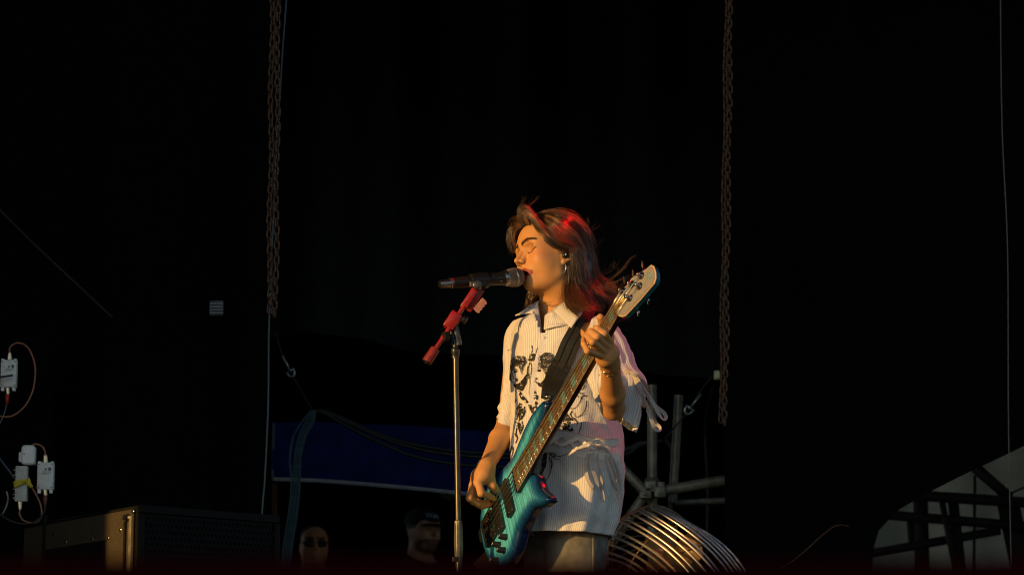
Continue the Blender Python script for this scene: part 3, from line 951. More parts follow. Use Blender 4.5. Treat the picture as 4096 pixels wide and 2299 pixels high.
# collar: stand and two leaves
def sheet_quad(name, A, B, C, D, bulge, m=M_shirt, nu=14, nv=10, stripe=.09):
    """A-B upper edge, D-C lower edge; bulge pushes the middle towards the viewer"""
    A, B, C, D = [np.asarray(q, float) for q in (A, B, C, D)]
    V = []
    for j in range(nv):
        v = j / (nv - 1)
        for i in range(nu):
            u = i / (nu - 1)
            p = (A * (1 - u) + B * u) * (1 - v) + (D * (1 - u) + C * u) * v
            p = p - FWD * bulge * 4 * u * (1 - u) * (.4 + .6 * v) + UPV * bulge * .2 * math.sin(u * 3.14)
            V.append(p)
    F = [(j * nu + i, j * nu + i + 1, (j + 1) * nu + i + 1, (j + 1) * nu + i) for j in range(nv - 1) for i in range(nu - 1)]
    o = mesh_obj(name, np.array(V), F, m, shirt)
    uv = o.data.uv_layers.new(name='UVMap')
    for lp in o.data.loops:
        i, j = lp.vertex_index % nu, lp.vertex_index // nu
        uv.data[lp.index].uv = (i / nu * stripe, j / nv * .06)
    q = o.modifiers.new('thickness', 'SOLIDIFY'); q.thickness = .003; q.offset = 0
    return o
sheet_quad('collar', PY(2212, 1240, 7.985), PY(2272, 1200, 7.99), PY(2328, 1252, 7.90), PY(2284, 1311, 7.865), .010)
sheet_quad('collar', PY(2158, 1202, 8.07), PY(2128, 1218, 8.12), PY(2061, 1262, 8.07), PY(2132, 1251, 8.015), .006)
# stand of the collar, near side with its button
sheet_quad('collar_stand', PY(2180, 1262, 8.0), PY(2216, 1240, 7.995), PY(2272, 1300, 7.94), PY(2176, 1318, 7.955), .012)
MB().lathe(PY(2207, 1258, 7.972), -FWD, [(0, .0048), (.0012, .0055), (.002, .0040)], 12).build('button', M_shirt_plain, shirt)
sheet_quad('collar_stand', PY(2150, 1205, 8.05), PY(2162, 1290, 8.01), PY(2166, 1338, 7.975), PY(2126, 1250, 8.02), .002)

# ---- laced waist: two bands, eyelets, crossed laces and a bow
M_eyelet = mat('eyelet_metal', (.45, .42, .38), .3, 1.0)
up_band = [(2195, 1738), (2260, 1738), (2320, 1752), (2380, 1768), (2430, 1772), (2470, 1768)]
lo_band = [(2170, 1800), (2230, 1795), (2300, 1812), (2360, 1820), (2420, 1828), (2474, 1832)]
for bd in (up_band, lo_band):
    P = [on_cloth(x, y, .004) for x, y in bd]
    mb = MB(); ribbon(mb, P, .020, nseg=50, thick=.002); mb.build('waist_band', M_shirt_plain, shirt, sharp=30)
    mb = MB(); ribbon(mb, [p - FWD * .0012 + UPV * .0088 for p in P], .0016, nseg=50, thick=.0012); mb.build('hem_stitch', M_shirt, shirt, sharp=30)
ey_u = [(2205, 1742), (2255, 1743), (2315, 1758), (2384, 1770)]
ey_l = [(2185, 1792), (2243, 1792), (2313, 1803), (2384, 1814)]
for x, y in ey_u + ey_l:
    c = on_cloth(x, y, .006); a = np.linspace(0, 2 * math.pi, 15)[:-1]
    MB().tube([c + RIGHT * math.cos(t) * .0042 + UPV * math.sin(t) * .0046 for t in a], .0012, 5, closed=True).build('eyelet', M_eyelet, shirt)
for a, b in ((0, 1), (1, 0), (1, 2), (2, 1), (2, 3), (3, 2)):
    (x0, y0), (x1, y1) = (ey_u[a], ey_l[b])
    mb = MB(); ribbon(mb, [on_cloth(x0 + (x1 - x0) * t, y0 + (y1 - y0) * t, .0075 + .002 * (a > b)) for t in (0, .33, .66, 1)], .010, nseg=14)
    mb.build('lace', M_shirt_plain, shirt, sharp=30)
for loop in ([(2375, 1795), (2356, 1815), (2346, 1860), (2352, 1915), (2368, 1948), (2380, 1945), (2374, 1905), (2360, 1850), (2372, 1800)],
             [(2375, 1795), (2385, 1840), (2400, 1890), (2402, 1950), (2408, 2000)], [(2385, 1793), (2420, 1800), (2440, 1850), (2458, 1920), (2474, 2005)],
             [(2380, 1793), (2412, 1795), (2438, 1830), (2470, 1900), (2478, 1945), (2466, 1950), (2440, 1900), (2415, 1820)]):
    P = [on_cloth(min(x, 2480), y, .006 + .002 * k / 8) for k, (x, y) in enumerate(loop)]
    mb = MB(); ribbon(mb, P, .0095, nseg=40, twist=[0, .4, -.3, .5, 0]); mb.build('tie_ribbon', M_shirt, shirt, sharp=30)
# sleeve ties
for loop in ([(2528, 1492), (2560, 1530), (2595, 1590), (2625, 1625), (2655, 1650), (2664, 1668), (2654, 1676), (2636, 1655), (2612, 1610), (2575, 1555), (2530, 1498)],
             [(2526, 1494), (2560, 1560), (2585, 1615), (2605, 1660), (2622, 1690), (2640, 1708), (2636, 1720), (2620, 1712), (2606, 1680), (2590, 1640)],
             [(2530, 1495), (2555, 1540), (2575, 1600), (2573, 1628)], [(2500, 1484), (2520, 1488), (2545, 1500), (2570, 1520), (2590, 1560)]):
    P = [PY(x, y, 7.70 - .02 * math.sin(k)) for k, (x, y) in enumerate(loop)]
    mb = MB(); ribbon(mb, P, .0105, nseg=44, twist=[.2, .9, -.2, 1.1, .3, .8]); mb.build('tie_ribbon', M_shirt, shirt, sharp=30)

# ---- jeans
M_jeans = noisy(mat('grey_denim', (.15, .145, .13), .9, spec=.15), 26, .35, bump=.25, detail=8)
def leg(xl, xr, Y, B, y0):
    rows = [(y0, xl, xr, Y, B, 0), (2200, xl + 4, xr - 6, Y, B * .98, 0), (2300, xl + 8, xr - 14, Y, B * .95, 0)]
    V, F = lofted(rows, 30, 56, math.radians(15), .8)
    top = V.reshape(30, 56, 3)[-1]
    c = top.mean(0)
    rings = [r for r in V.reshape(30, 56, 3)]
    for z, k in ((.50, .82), (.35, .72), (.2, .68), (.06, .70)):
        rg = c + (top - c) * k; rg[:, 2] = z; rings.append(rg)
    return loft(np.array(rings)), c
(lv, lf), cn = leg(2176, 2436, 8.02, .080, 2092)
jeans = mesh_obj('jeans', lv, lf, M_jeans, person)
(lv, lf), cf = leg(2085, 2300, 8.12, .070, 2092)
mesh_obj('trouser_leg', lv, lf, M_jeans, jeans)
mb = MB(); ribbon(mb, [PY(2373, y, 7.94) for y in (2130, 2160, 2230, 2300)], .006, nseg=20); mb.build('side_seam', M_jeans, jeans)
M_shoe = noisy(mat('black_shoe', (.02, .02, .02), .5), 40, .3)
for c in (cn, cf):
    sh = Sdf()
    t = np.array([c[0], c[1], 0.0]); fw = np.array([-math.sin(TH), -math.cos(TH), 0])
    sh.ball_chain([t + (0, 0, .06), t + fw * .05 + (0, 0, .055), t + fw * .15 + (0, 0, .035)], [.048, .045, .033], .02)
    v, f = surface_nets(sh, t + np.array([-.24, -.22, .004]), t + np.array([.12, .12, .16]), .008)
    v[:, 2] = np.maximum(v[:, 2], .002)
    mesh_obj('shoe', v, f, M_shoe, person)
# ---- black engraving-style print on the shirt front (flat ink lying on the cloth)
def zz2(pts): return [(1900 + .3803 * x, 1200 + .3803 * y) for x, y in pts]
def zz3(pts): return [(1800 + .4142 * x, 1700 + .4142 * y) for x, y in pts]
STEP = 1.45
gx = np.arange(2034, 2400, STEP); gy = np.arange(1375, 1945, STEP)
QX, QY = np.meshgrid(gx, gy, indexing='ij')
ink = np.zeros(QX.shape, bool)
nzf = lambda s, o=0: np.array([mnoise.noise(Vector((x * s + o, y * s, o * 1.7))) for x, y in zip(QX.ravel(), QY.ravel())]).reshape(QX.shape)
N1, N2 = nzf(.075, 3), nzf(.22, 9)
def blob(poly, thr=-.35, curls=0, seed=0):
    global ink
    m = in_poly(QX, QY, poly)
    if curls:
        r = random.Random(seed)
        p = np.array(poly); lo_, hi_ = p.min(0), p.max(0)
        C = [(r.uniform(lo_[0], hi_[0]), r.uniform(lo_[1], hi_[1])) for _ in range(curls)]
        best = np.full(QX.shape, 1e9)
        for cx_, cy_ in C: best = np.minimum(best, np.hypot(QX - cx_, QY - cy_) + 1.5 * N1)
        m &= (np.sin(best * 1.05) > -.35) | (N1 > .25)
    m &= (N1 * .6 + N2 * .6) > thr
    ink |= m
def stroke(pts, w0, w1=None, n=40, wob=1.0):
    global ink
    w1 = w0 if w1 is None else w1
    P = catmull(pts, n)
    for i, (x, y) in enumerate(P):
        t = i / (n - 1); w = (w0 + (w1 - w0) * t)
        ink |= np.hypot(QX - x, QY - y) < w
# left head
blob(zz2([(372, 700), (378, 645), (400, 605), (450, 585), (520, 588), (550, 620), (545, 660), (525, 690), (512, 735), (498, 790), (484, 745), (470, 705), (435, 690), (412, 705), (392, 765), (380, 840), (368, 850)]), -.42, 9, 1)
blob(zz2([(403, 852), (432, 885), (465, 872), (515, 820), (560, 755), (574, 800), (545, 880), (505, 955), (445, 935), (415, 905)]), -.22)
blob(zz2([(415, 742), (440, 732), (452, 745), (435, 760), (420, 762)]), -.6); stroke(zz2([(412, 728), (432, 722), (455, 730)]), 1.6, .9)
blob(zz2([(428, 822), (448, 815), (455, 840), (445, 862), (430, 850)]), -.3); stroke(zz2([(400, 770), (398, 800), (410, 815), (405, 830)]), 1.2)
# right head
blob(zz2([(634, 700), (645, 645), (680, 592), (740, 550), (800, 555), (845, 590), (832, 640), (800, 690), (765, 735), (752, 800), (735, 765), (708, 712), (672, 690), (645, 715), (634, 780), (622, 730)]), -.42, 12, 2)
blob(zz2([(655, 862), (695, 872), (735, 822), (756, 800), (752, 885), (705, 918), (672, 902)]), -.28)
blob(zz2([(660, 730), (690, 722), (700, 738), (680, 752), (662, 748)]), -.6); stroke(zz2([(655, 715), (680, 705), (705, 718)]), 1.5, .9)
stroke(zz2([(632, 745), (628, 780), (642, 795)]), 1.3); blob(zz2([(632, 822), (655, 812), (662, 830), (640, 842)]), -.4); stroke(zz2([(640, 855), (655, 868)]), 1.4)
for pts in ([(398, 700), (390, 735), (383, 765), (372, 790), (384, 800), (380, 815), (388, 826), (384, 840), (398, 862)], [(636, 700), (633, 740), (628, 770), (618, 792), (632, 800), (628, 818), (637, 828), (632, 845), (648, 868), (672, 900)]):
    stroke(zz2(pts), 1.3, 1.0, 60)
# drapery and wings below
blob(zz2([(455, 960), (480, 950), (500, 985), (560, 1060), (575, 1085), (540, 1080), (500, 1050), (470, 1010)]), -.1)
blob(zz2([(415, 1045), (445, 1040), (440, 1075), (420, 1070)]), 0)
blob(zz2([(440, 1140), (475, 1080), (500, 1090), (490, 1150), (530, 1110), (540, 1180), (500, 1260), (520, 1330), (480, 1420), (455, 1330), (470, 1240)]), -.18)
blob(zz2([(560, 1100), (600, 1090), (610, 1140), (640, 1060), (662, 1075), (660, 1120), (630, 1180), (600, 1190)]), -.12)
blob(zz2([(632, 935), (650, 980), (668, 1010), (660, 1070), (640, 1030), (600, 1060), (612, 1010)]), -.15)
for pts in ([(575, 660), (566, 720), (572, 800), (582, 880), (575, 960), (580, 1050)], [(590, 660), (600, 700), (592, 760), (585, 830), (590, 900)], [(602, 482), (608, 520), (598, 560)], [(660, 505), (650, 540), (645, 562)],
            [(560, 700), (552, 760), (560, 820)], [(430, 1280), (460, 1300), (440, 1330)], [(440, 1180), (455, 1220), (440, 1260)], [(425, 1400), (440, 1440)], [(320, 555), (345, 530), (368, 520)], [(260, 1165), (280, 1150)]):
    stroke(zz2(pts), 1.7, 1.0)
# filigree right of the neck
for pts in ([(1172, 845), (1140, 880), (1100, 890), (1110, 930), (1090, 960)], [(1170, 1005), (1130, 1005), (1110, 1050), (1080, 1110), (1040, 1140), (1005, 1140)], [(1090, 965), (1120, 985), (1140, 975)], [(1172, 1065), (1165, 1120), (1140, 1180), (1100, 1220), (1060, 1225), (1045, 1190)],
            [(1020, 1170), (1005, 1200), (1030, 1240), (1060, 1245)], [(1120, 1290), (1110, 1350), (1080, 1410)], [(1050, 1255), (1080, 1290), (1060, 1320)], [(1080, 960), (1075, 1000), (1095, 1020)], [(1150, 900), (1135, 930), (1120, 940)]):
    stroke(zz2(pts), 2.2, 1.1)
blob(zz2([(905, 1200), (960, 1170), (1000, 1230), (1050, 1260), (1000, 1270), (1020, 1330), (1050, 1385), (980, 1395), (900, 1392), (860, 1385), (880, 1290)]), -.12)
# below the laced waist
blob(zz3([(905, 268), (945, 262), (935, 330), (930, 400), (895, 470), (872, 472), (885, 380)]), -.3)
for pts in ([(955, 265), (990, 300), (985, 345), (1000, 380)], [(985, 265), (1040, 300), (1100, 290), (1140, 275)], [(1000, 300), (1030, 330), (1060, 325), (1068, 350)], [(975, 270), (965, 330), (985, 370), (970, 410)], [(990, 385), (965, 470), (930, 530), (872, 570)], [(1020, 270), (1010, 310)]):
    stroke(zz3(pts), 2.0, 1.0)
# small flourishes at the left hip
for pts in ([(650, 30), (645, 80), (660, 120)], [(600, 205), (590, 250), (578, 300)], [(615, 215), (610, 270), (590, 330)], [(640, 170), (655, 130), (650, 90)]):
    stroke(zz3(pts), 2.0, 1.2)
ink &= ~in_poly(QX, QY, [(2225, 1440), (2290, 1440), (2225, 1610), (2170, 1610)])
ia, ja = np.nonzero(ink)
idx = {}
PV, PF = [], []
def corner(i, j):
    k = (i, j)
    if k not in idx:
        p = on_cloth(gx[0] + (i - .5) * STEP, gy[0] + (j - .5) * STEP, .0022, (bvh_t, bvh_r))
        if p is None: idx[k] = -1
        else:
            idx[k] = len(PV); PV.append(p)
    return idx[k]
for i, j in zip(ia, ja):
    q = [corner(i, j), corner(i + 1, j), corner(i + 1, j + 1), corner(i, j + 1)]
    if min(q) >= 0:
        P = np.array([PV[t] for t in q])
        if np.ptp(P[:, 1]) < .02: PF.append(q)
M_ink = noisy(mat('black_print_ink', (.022, .020, .016), .7, spec=.2), 200, .3)
mesh_obj('printed_figures', np.array(PV), PF, M_ink, shirt, kind='stuff')
tg = [on_cloth(x, y, .005) for x, y in zz2([(590, 567), (646, 560), (631, 634), (566, 640)])]
lb = MB().add(tg + [p - FWD * .001 for p in tg], [(3, 2, 1, 0), (4, 5, 6, 7), (0, 1, 5, 4), (1, 2, 6, 5), (2, 3, 7, 6), (3, 0, 4, 7)]).build('woven_label', mat('black_label', (.012, .012, .012), .7), shirt, smooth=False)
c = sum(tg) / 4 - FWD * .0018
mb = MB()
st = [c + (RIGHT * math.cos(a + .5) + UPV * math.sin(a + .5)) * (.0085 if k % 2 == 0 else .002) for k, a in enumerate(np.arange(8) / 8 * 2 * math.pi)]
mb.add([c - FWD * .0004] + st, [(0, k + 1, (k + 1) % 8 + 1) for k in range(8)])
mb.build('label_star', mat('white_thread', (.75, .73, .68), .7), lb, smooth=False)
# ================================================================== bass guitar
BRG = Pd(1946, 2105, 8.03); NUT = Pd(2455, 1241, 7.49)
SCALE = float(np.linalg.norm(NUT - BRG))
bA = norm(NUT - BRG)
bN = RIGHT * -.905 + UPV * .161 - FWD * .394
bN = norm(bN - bA * (bN @ bA))
bB = np.cross(bN, bA)
if bB @ UPV > 0: bB = -bB
def W(a, b, c): return BRG + bA * a + bB * b + bN * c
def loc_px(px, py, c=0.0):
    """local a,b of a photo pixel on the plane at height c over the strings"""
    d = FWD + RIGHT * ((px - CX) / FPX) - UPV * ((py - CY) / FPX)
    t = ((BRG + bN * c - CAM) @ bN) / (d @ bN)
    Q = CAM + d * t - BRG
    return float(Q @ bA), float(Q @ bB)
FACE = -.017
THK = .021
bass = empty('bass_guitar', W(-.1, .1, -.03), 'teal blue burst five string bass guitar with turquoise inlays held by the singer', 'bass guitar')
out_px = [(2182, 1600), (2160, 1622), (2135, 1655), (2107, 1710), (2085, 1763), (2058, 1825), (2015, 1873), (1984, 1897), (1958, 1945), (1938, 2015), (1930, 2065), (1930, 2120),
          (1941, 2190), (1961, 2243), (1980, 2262), (2012, 2264), (2040, 2248), (2064, 2210), (2080, 2160), (2090, 2120), (2110, 2084), (2126, 2056), (2148, 2032), (2178, 2023), (2198, 2006),
          (2200, 1987), (2186, 1970), (2166, 1950), (2156, 1925), (2152, 1902), (2138, 1890), (2120, 1896), (2092, 1928), (2084, 1920), (2110, 1850), (2140, 1790), (2165, 1720), (2186, 1660), (2196, 1615)]
out = np.array([loc_px(x, y, FACE - .012) for x, y in out_px])
oc = np.concatenate([out[-2:], out, out[:3]])
outline = catmull(oc, len(oc) * 5)[10:-14]
def poly_sdf(a, b, poly):
    P = np.stack([a, b], 1)
    d = np.full(len(P), 1e9); s = np.ones(len(P))
    n = len(poly)
    for i in range(n):
        p, q = poly[i], poly[i - 1]
        e = q - p; w = P - p
        t = np.clip((w @ e) / (e @ e + 1e-12), 0, 1)
        d = np.minimum(d, ((w - t[:, None] * e) ** 2).sum(1))
        c1 = P[:, 1] >= p[1]; c2 = P[:, 1] < q[1]; c3 = e[0] * w[:, 1] > e[1] * w[:, 0]
        s = np.where((c1 & c2 & c3) | (~c1 & ~c2 & ~c3), -s, s)
    return s * np.sqrt(d)
h = .003
lo = outline.min(0) - .02; hi = outline.max(0) + .02
ga = np.arange(lo[0], hi[0], h); gb = np.arange(lo[1], hi[1], h)
GA, GB = np.meshgrid(ga, gb, indexing='ij')
D2 = poly_sdf(GA.ravel(), GB.ravel(), outline).reshape(GA.shape)
def d2_at(a, b):
    x = np.clip((a - lo[0]) / h, 0, len(ga) - 1.001); y = np.clip((b - lo[1]) / h, 0, len(gb) - 1.001)
    i, j = x.astype(int), y.astype(int); u, v = x - i, y - j
    return D2[i, j] * (1 - u) * (1 - v) + D2[i + 1, j] * u * (1 - v) + D2[i, j + 1] * (1 - u) * v + D2[i + 1, j + 1] * u * v
class BodySdf:
    def __call__(s, P, c=None, r=None):
        d2 = d2_at(P[:, 0], P[:, 1])
        rr = .017
        q1 = d2 + rr; q2 = np.abs(P[:, 2] - (FACE - THK)) - THK + rr
        return np.minimum(np.maximum(q1, q2), 0) + np.sqrt(np.maximum(q1, 0) ** 2 + np.maximum(q2, 0) ** 2) - rr
bv, bf = surface_nets(BodySdf(), (lo[0], lo[1], FACE - 2 * THK - .01), (hi[0], hi[1], FACE + .01), .003)
edge = -d2_at(bv[:, 0], bv[:, 1])
M_body = mat('flamed_teal_lacquer', (.02, .3, .4), .22, spec=.5)
def body_mat(m):
    nt = m.node_tree; N, L = nt.nodes, nt.links
    b = N['Principled BSDF']
    at = N.new('ShaderNodeAttribute'); at.attribute_name = 'burst'
    l2 = N.new('ShaderNodeAttribute'); l2.attribute_name = 'local'
    nz = N.new('ShaderNodeTexNoise'); nz.inputs['Scale'].default_value = 9; nz.inputs['Detail'].default_value = 3
    L.new(l2.outputs['Vector'], nz.inputs['Vector'])
    mp = N.new('ShaderNodeMapping'); mp.inputs['Scale'].default_value = (230, 9, 1); mp.inputs['Rotation'].default_value = (0, 0, .12); L.new(l2.outputs['Vector'], mp.inputs[0])
    ad = N.new('ShaderNodeVectorMath'); ad.operation = 'MULTIPLY_ADD'; ad.inputs[1].default_value = (2.2, 2.2, 0); L.new(nz.outputs['Color'], ad.inputs[0]); L.new(mp.outputs[0], ad.inputs[2])
    g = N.new('ShaderNodeTexNoise'); g.inputs['Scale'].default_value = 1.0; g.inputs['Detail'].default_value = 4; g.inputs['Roughness'].default_value = .65; L.new(ad.outputs[0], g.inputs['Vector'])
    r1 = N.new('ShaderNodeValToRGB'); e = r1.color_ramp.elements
    e[0].position = 0.0; e[0].color = (.003, .012, .060, 1); e[1].position = .50; e[1].color = (.100, .560, .760, 1)
    x = r1.color_ramp.elements.new(.22); x.color = (.012, .120, .300, 1)
    L.new(at.outputs['Fac'], r1.inputs[0])
    r2 = N.new('ShaderNodeMapRange'); r2.inputs[1].default_value = .40; r2.inputs[2].default_value = .60; r2.inputs[3].default_value = .50; r2.inputs[4].default_value = 1.12
    L.new(g.outputs[0], r2.inputs[0])
    mx = N.new('ShaderNodeMix'); mx.data_type = 'RGBA'; mx.blend_type = 'MULTIPLY'; mx.inputs[0].default_value = 1
    L.new(r1.outputs[0], mx.inputs[6]); L.new(r2.outputs[0], mx.inputs[7]); L.new(mx.outputs[2], b.inputs['Base Color'])
body_mat(M_body)
b_o = mesh_obj('body', BRG + bv @ np.stack([bA, bB, bN]), bf, M_body, bass)
at = b_o.data.attributes.new('burst', 'FLOAT', 'POINT')
burst = np.clip(edge / .085 + np.where(bv[:, 2] < FACE - .012, -.25, 0), 0, 1)
at.data.foreach_set('value', burst.astype(np.float32))
at = b_o.data.attributes.new('local', 'FLOAT_VECTOR', 'POINT'); at.data.foreach_set('vector', bv.astype(np.float32).ravel())

M_fb = noisy(mat('brown_fretboard', (.17, .115, .062), .42), 60, .4, stretch=(1, 1, 1))
M_neck = noisy(mat('satin_dark_neck', (.022, .017, .014), .35), 30, .3)
M_fret = mat('fret_wire', (.80, .74, .60), .25, 1.0)
M_inlay = noisy(mat('turquoise_inlay', (.17, .38, .40), .3), 180, .35)
M_string = mat('nickel_string', (.85, .76, .60), .28, 1.0)
M_hardware = noisy(mat('black_hardware', (.015, .015, .016), .3), 80, .3)
M_chrome = mat('dark_chrome', (.35, .34, .33), .18, 1.0)
M_brass = mat('brass', (.86, .62, .25), .25, 1.0)
A1 = SCALE
def hwid(a): return .0235 + (.0375 - .0235) * (A1 - a) / (A1 - .2)
# neck with an oval back
rings = []
for a in np.linspace(.19, A1, 30):
    w = hwid(a); dp = .026 if a > .27 else .026 + (.27 - a) * .2
    rings.append([W(a, w * math.cos(t) * 1.0, FACE + .0125 - dp * math.sin(t) ** .8 if math.sin(t) > 0 else FACE + .0125) for t in np.linspace(0, math.pi, 17)])
nv, nf = loft(np.array(rings), False)
neck = mesh_obj('neck', nv, nf + [tuple(range(17)), tuple(range(29 * 17 + 16, 29 * 17 - 1, -1))], M_neck, bass)
FBT = -.0045                                   # top of the fretboard
mb = MB()
V = [W(a, s * hwid(a), c) for a in (.196, A1) for s in (-1, 1) for c in (FACE + .0122, FBT)]
mb.add(V, [(0, 1, 3, 2), (4, 6, 7, 5), (0, 4, 5, 1), (2, 3, 7, 6), (0, 2, 6, 4), (1, 5, 7, 3)])
fb = mb.build('fretboard', M_fb, neck, smooth=False)
fr_pos = [A1 / 2 ** (k / 12) for k in range(0, 25)]
for k in range(1, 25):
    a = fr_pos[k]; w = hwid(a)
    MB().tube([W(a, -w, FBT + .0004), W(a, 0, FBT + .0008), W(a, w, FBT + .0004)], .0011, 6).build('fret', M_fret, neck)
for k in (1, 3, 5, 7, 9, 12, 15, 17, 19, 21, 24):
    a0, a1 = fr_pos[k] + .004, fr_pos[k - 1] - .004
    if a1 - a0 > .024: m_ = (a0 + a1) / 2; a0, a1 = m_ - .012, m_ + .012
    w = hwid(a0) * .58
    MB().box(W((a0 + a1) / 2, 0, FBT + .0001), (a1 - a0, 2 * w, .0012), (bA, bB, bN)).build('inlay', M_inlay, neck, smooth=False)
MB().rbox(W(A1 + .002, 0, FBT + .0012), (.005, 2 * .0235, .006), (bA, bB, bN), .001).build('nut', M_brass, neck)
# ---- headstock, tipped back
HT = math.radians(13)
hA = bA * math.cos(HT) - bN * math.sin(HT); hN = bN * math.cos(HT) + bA * math.sin(HT)
HOo = W(A1 + .004, 0, FBT - .003)
def hs_px(px, py):
    d = FWD + RIGHT * ((px - CX) / FPX) - UPV * ((py - CY) / FPX)
    t = ((HOo - CAM) @ hN) / (d @ hN)
    Q = CAM + d * t - HOo
    return float(Q @ hA), float(Q @ bB)
def WH(a, b, c): return HOo + hA * a + bB * b + hN * c
hp = [(2452, 1206), (2468, 1180), (2480, 1157), (2502, 1145), (2518, 1131), (2524, 1113), (2550, 1094), (2588, 1072), (2603, 1058), (2614, 1063), (2622, 1085), (2623, 1112), (2616, 1133), (2592, 1161),
      (2559, 1200), (2502, 1261), (2488, 1267), (2466, 1262)]
ho = np.array([hs_px(*q) for q in hp])
M_hface = noisy(mat('grey_satin_headstock', (.24, .23, .22), .5), 90, .12)
M_hside = mat('teal_gloss_side', (.012, .14, .20), .15, spec=.6)
M_hedge = mat('maple_edge', (.62, .44, .24), .45)
def prism(poly, c0, c1, m, name, parent, fn, inset=0):
    n = len(poly)
    cen = poly.mean(0)
    pi_ = poly if not inset else cen + (poly - cen) * (1 - inset)
    V = [fn(a, b, c0) for a, b in poly] + [fn(a, b, c1) for a, b in pi_]
    F = [(i, (i + 1) % n, n + (i + 1) % n, n + i) for i in range(n)]
    tri = tessellate_polygon([[Vector((a, b, 0)) for a, b in poly]])
    F += [tuple(n + k for k in t) for t in tri] + [tuple(t)[::-1] for t in tri]
    o = mesh_obj(name, np.array(V), F, m, parent, smooth=False)
    bm_ = bmesh.new(); bm_.from_mesh(o.data); bmesh.ops.recalc_face_normals(bm_, faces=bm_.faces); bm_.to_mesh(o.data); bm_.free()
    return o
hst = prism(ho, -.0025, -.017, M_hside, 'headstock', bass, WH, .03)
prism(ho, -.0022, -.0003, M_hedge, 'edge_binding', hst, WH, .02)
prism(ho.mean(0) + (ho - ho.mean(0)) * .955, -.0001, .0012, M_hface, 'face_plate', hst, WH, .01)
posts = [(2568, 1103), (2530, 1138), (2561, 1145), (2495, 1165), (2522, 1192)]
post_l = [hs_px(*q) for q in posts]
for (a, b) in post_l:
    tn = MB().lathe(WH(a, b, .001), hN, [(0, .0085), (.003, .0085), (.004, .0058), (.010, .0052), (.013, .0042), (.016, .0056), (.018, .0050), (.0185, .002)], 16).build('tuning_post', M_chrome, hst)
    MB().lathe(WH(a, b, .0012), hN, [(0, .0105), (.002, .0105), (.003, .009)], 16).build('washer', M_hardware, tn)
# keys stick out at the two long sides
cw = ho.mean(0)
for (a, b), sd in zip(post_l, (-1, -1, 1, -1, 1)):
    e0 = WH(a, b + sd * .012, -.012)
    edge_b = .062 if sd > 0 else .055
    tipb = WH(a, (b + sd * .034), -.014)
    k_ = MB().tube([e0, tipb], .0028, 8).build('tuning_key', M_chrome, hst)
    mb = MB()
    pts = np.array([(-.006, 0), (.006, 0), (.014, .020), (.010, .026), (0, .022), (-.010, .026), (-.014, .020)])
    ax = bB * sd
    V = [tipb + hA * x * .6 + hN * x * .4 + ax * y * .75 + np.cross(hA, ax) * c for c in (-.0022, .0022) for x, y in pts]
    n = len(pts)
    mb.add(V, [tuple(range(n))[::-1], tuple(range(n, 2 * n))] + [(i, (i + 1) % n, n + (i + 1) % n, n + i) for i in range(n)])
    mb.build('key_wing', M_chrome, hst, smooth=False)
# truss rod cover and maker's mark
p0, p1 = hs_px(2469, 1230), hs_px(2506, 1195)
mid = ((p0[0] + p1[0]) / 2, (p0[1] + p1[1]) / 2)
dv_ = np.array(p1) - np.array(p0); dv_ /= np.linalg.norm(dv_)
ax0 = hA * dv_[0] + bB * dv_[1]
MB().rbox(WH(mid[0], mid[1], .0025), (.045, .012, .004), (ax0, np.cross(hN, ax0), hN), .004).build('truss_cover', M_brass, hst)
lg = [((2588, 1097), (2594, 1090)), ((2594, 1090), (2607, 1090)), ((2607, 1090), (2611, 1097)), ((2592, 1099), (2606, 1104)), ((2590, 1107), (2600, 1118)), ((2600, 1118), (2597, 1108)), ((2608, 1100), (2604, 1114)), ((2590, 1113), (2601, 1121)), ((2596, 1096), (2603, 1112))]
mb = MB()
for q0, q1 in lg:
    mb.tube([WH(*hs_px(*q0), .0016), WH(*hs_px(*q1), .0016)], .0014, 5)
mb.build('emblem', M_inlay, hst)
# ---- strings
str_b0 = np.linspace(-.034, .034, 5); str_b1 = np.linspace(-.0185, .0185, 5)
order = [3, 1, 0, 2, 4]
for i in range(5):
    r = (.0020, .0017, .0015, .0013, .0011)[i]
    pa, pb = post_l[order[i]]
    P = [W(-.028, str_b0[i], -.010), W(-.012, str_b0[i], -.003), W(0, str_b0[i], .0012), W(A1 * .5, (str_b0[i] + str_b1[i]) / 2, .0008), W(A1 + .002, str_b1[i], 0.0), WH(pa - .003, pb, .007)]
    MB().tube(P, r, 6).build('string', M_string, bass)
# ---- pickups, bridge, knobs
def pickup(px, py):
    a, b = loc_px(px, py, FACE + .012)
    mb = MB().rbox(W(a, 0.002, FACE + .005), (.037, .118, .014), (bA, bB, bN), .005)
    p = mb.build('pickup', M_hardware, bass, sharp=40)
    for s in (-1, 1):
        MB().lathe(W(a, .002 + s * .0525, FACE + .012), bN, [(0, .0026), (.0015, .0026), (.002, .0014)], 10).build('screw', M_chrome, p)
    return a
pk1 = pickup(2022, 1985); pk2 = pickup(1983, 2052)
br = MB().rbox(W(-.004, 0.0, FACE + .0045), (.056, .092, .009), (bA, bB, bN), .004).build('bridge', M_hardware, bass, sharp=40)
for i in range(5):
    MB().rbox(W(-.004, str_b0[i], FACE + .0115), (.040, .0135, .008), (bA, bB, bN), .002).build('saddle', M_chrome if i % 2 else M_hardware, br, sharp=40)
MB().rbox(W(-.030, 0, FACE + .007), (.012, .092, .014), (bA, bB, bN), .003).build('tailpiece', M_hardware, br, sharp=40)
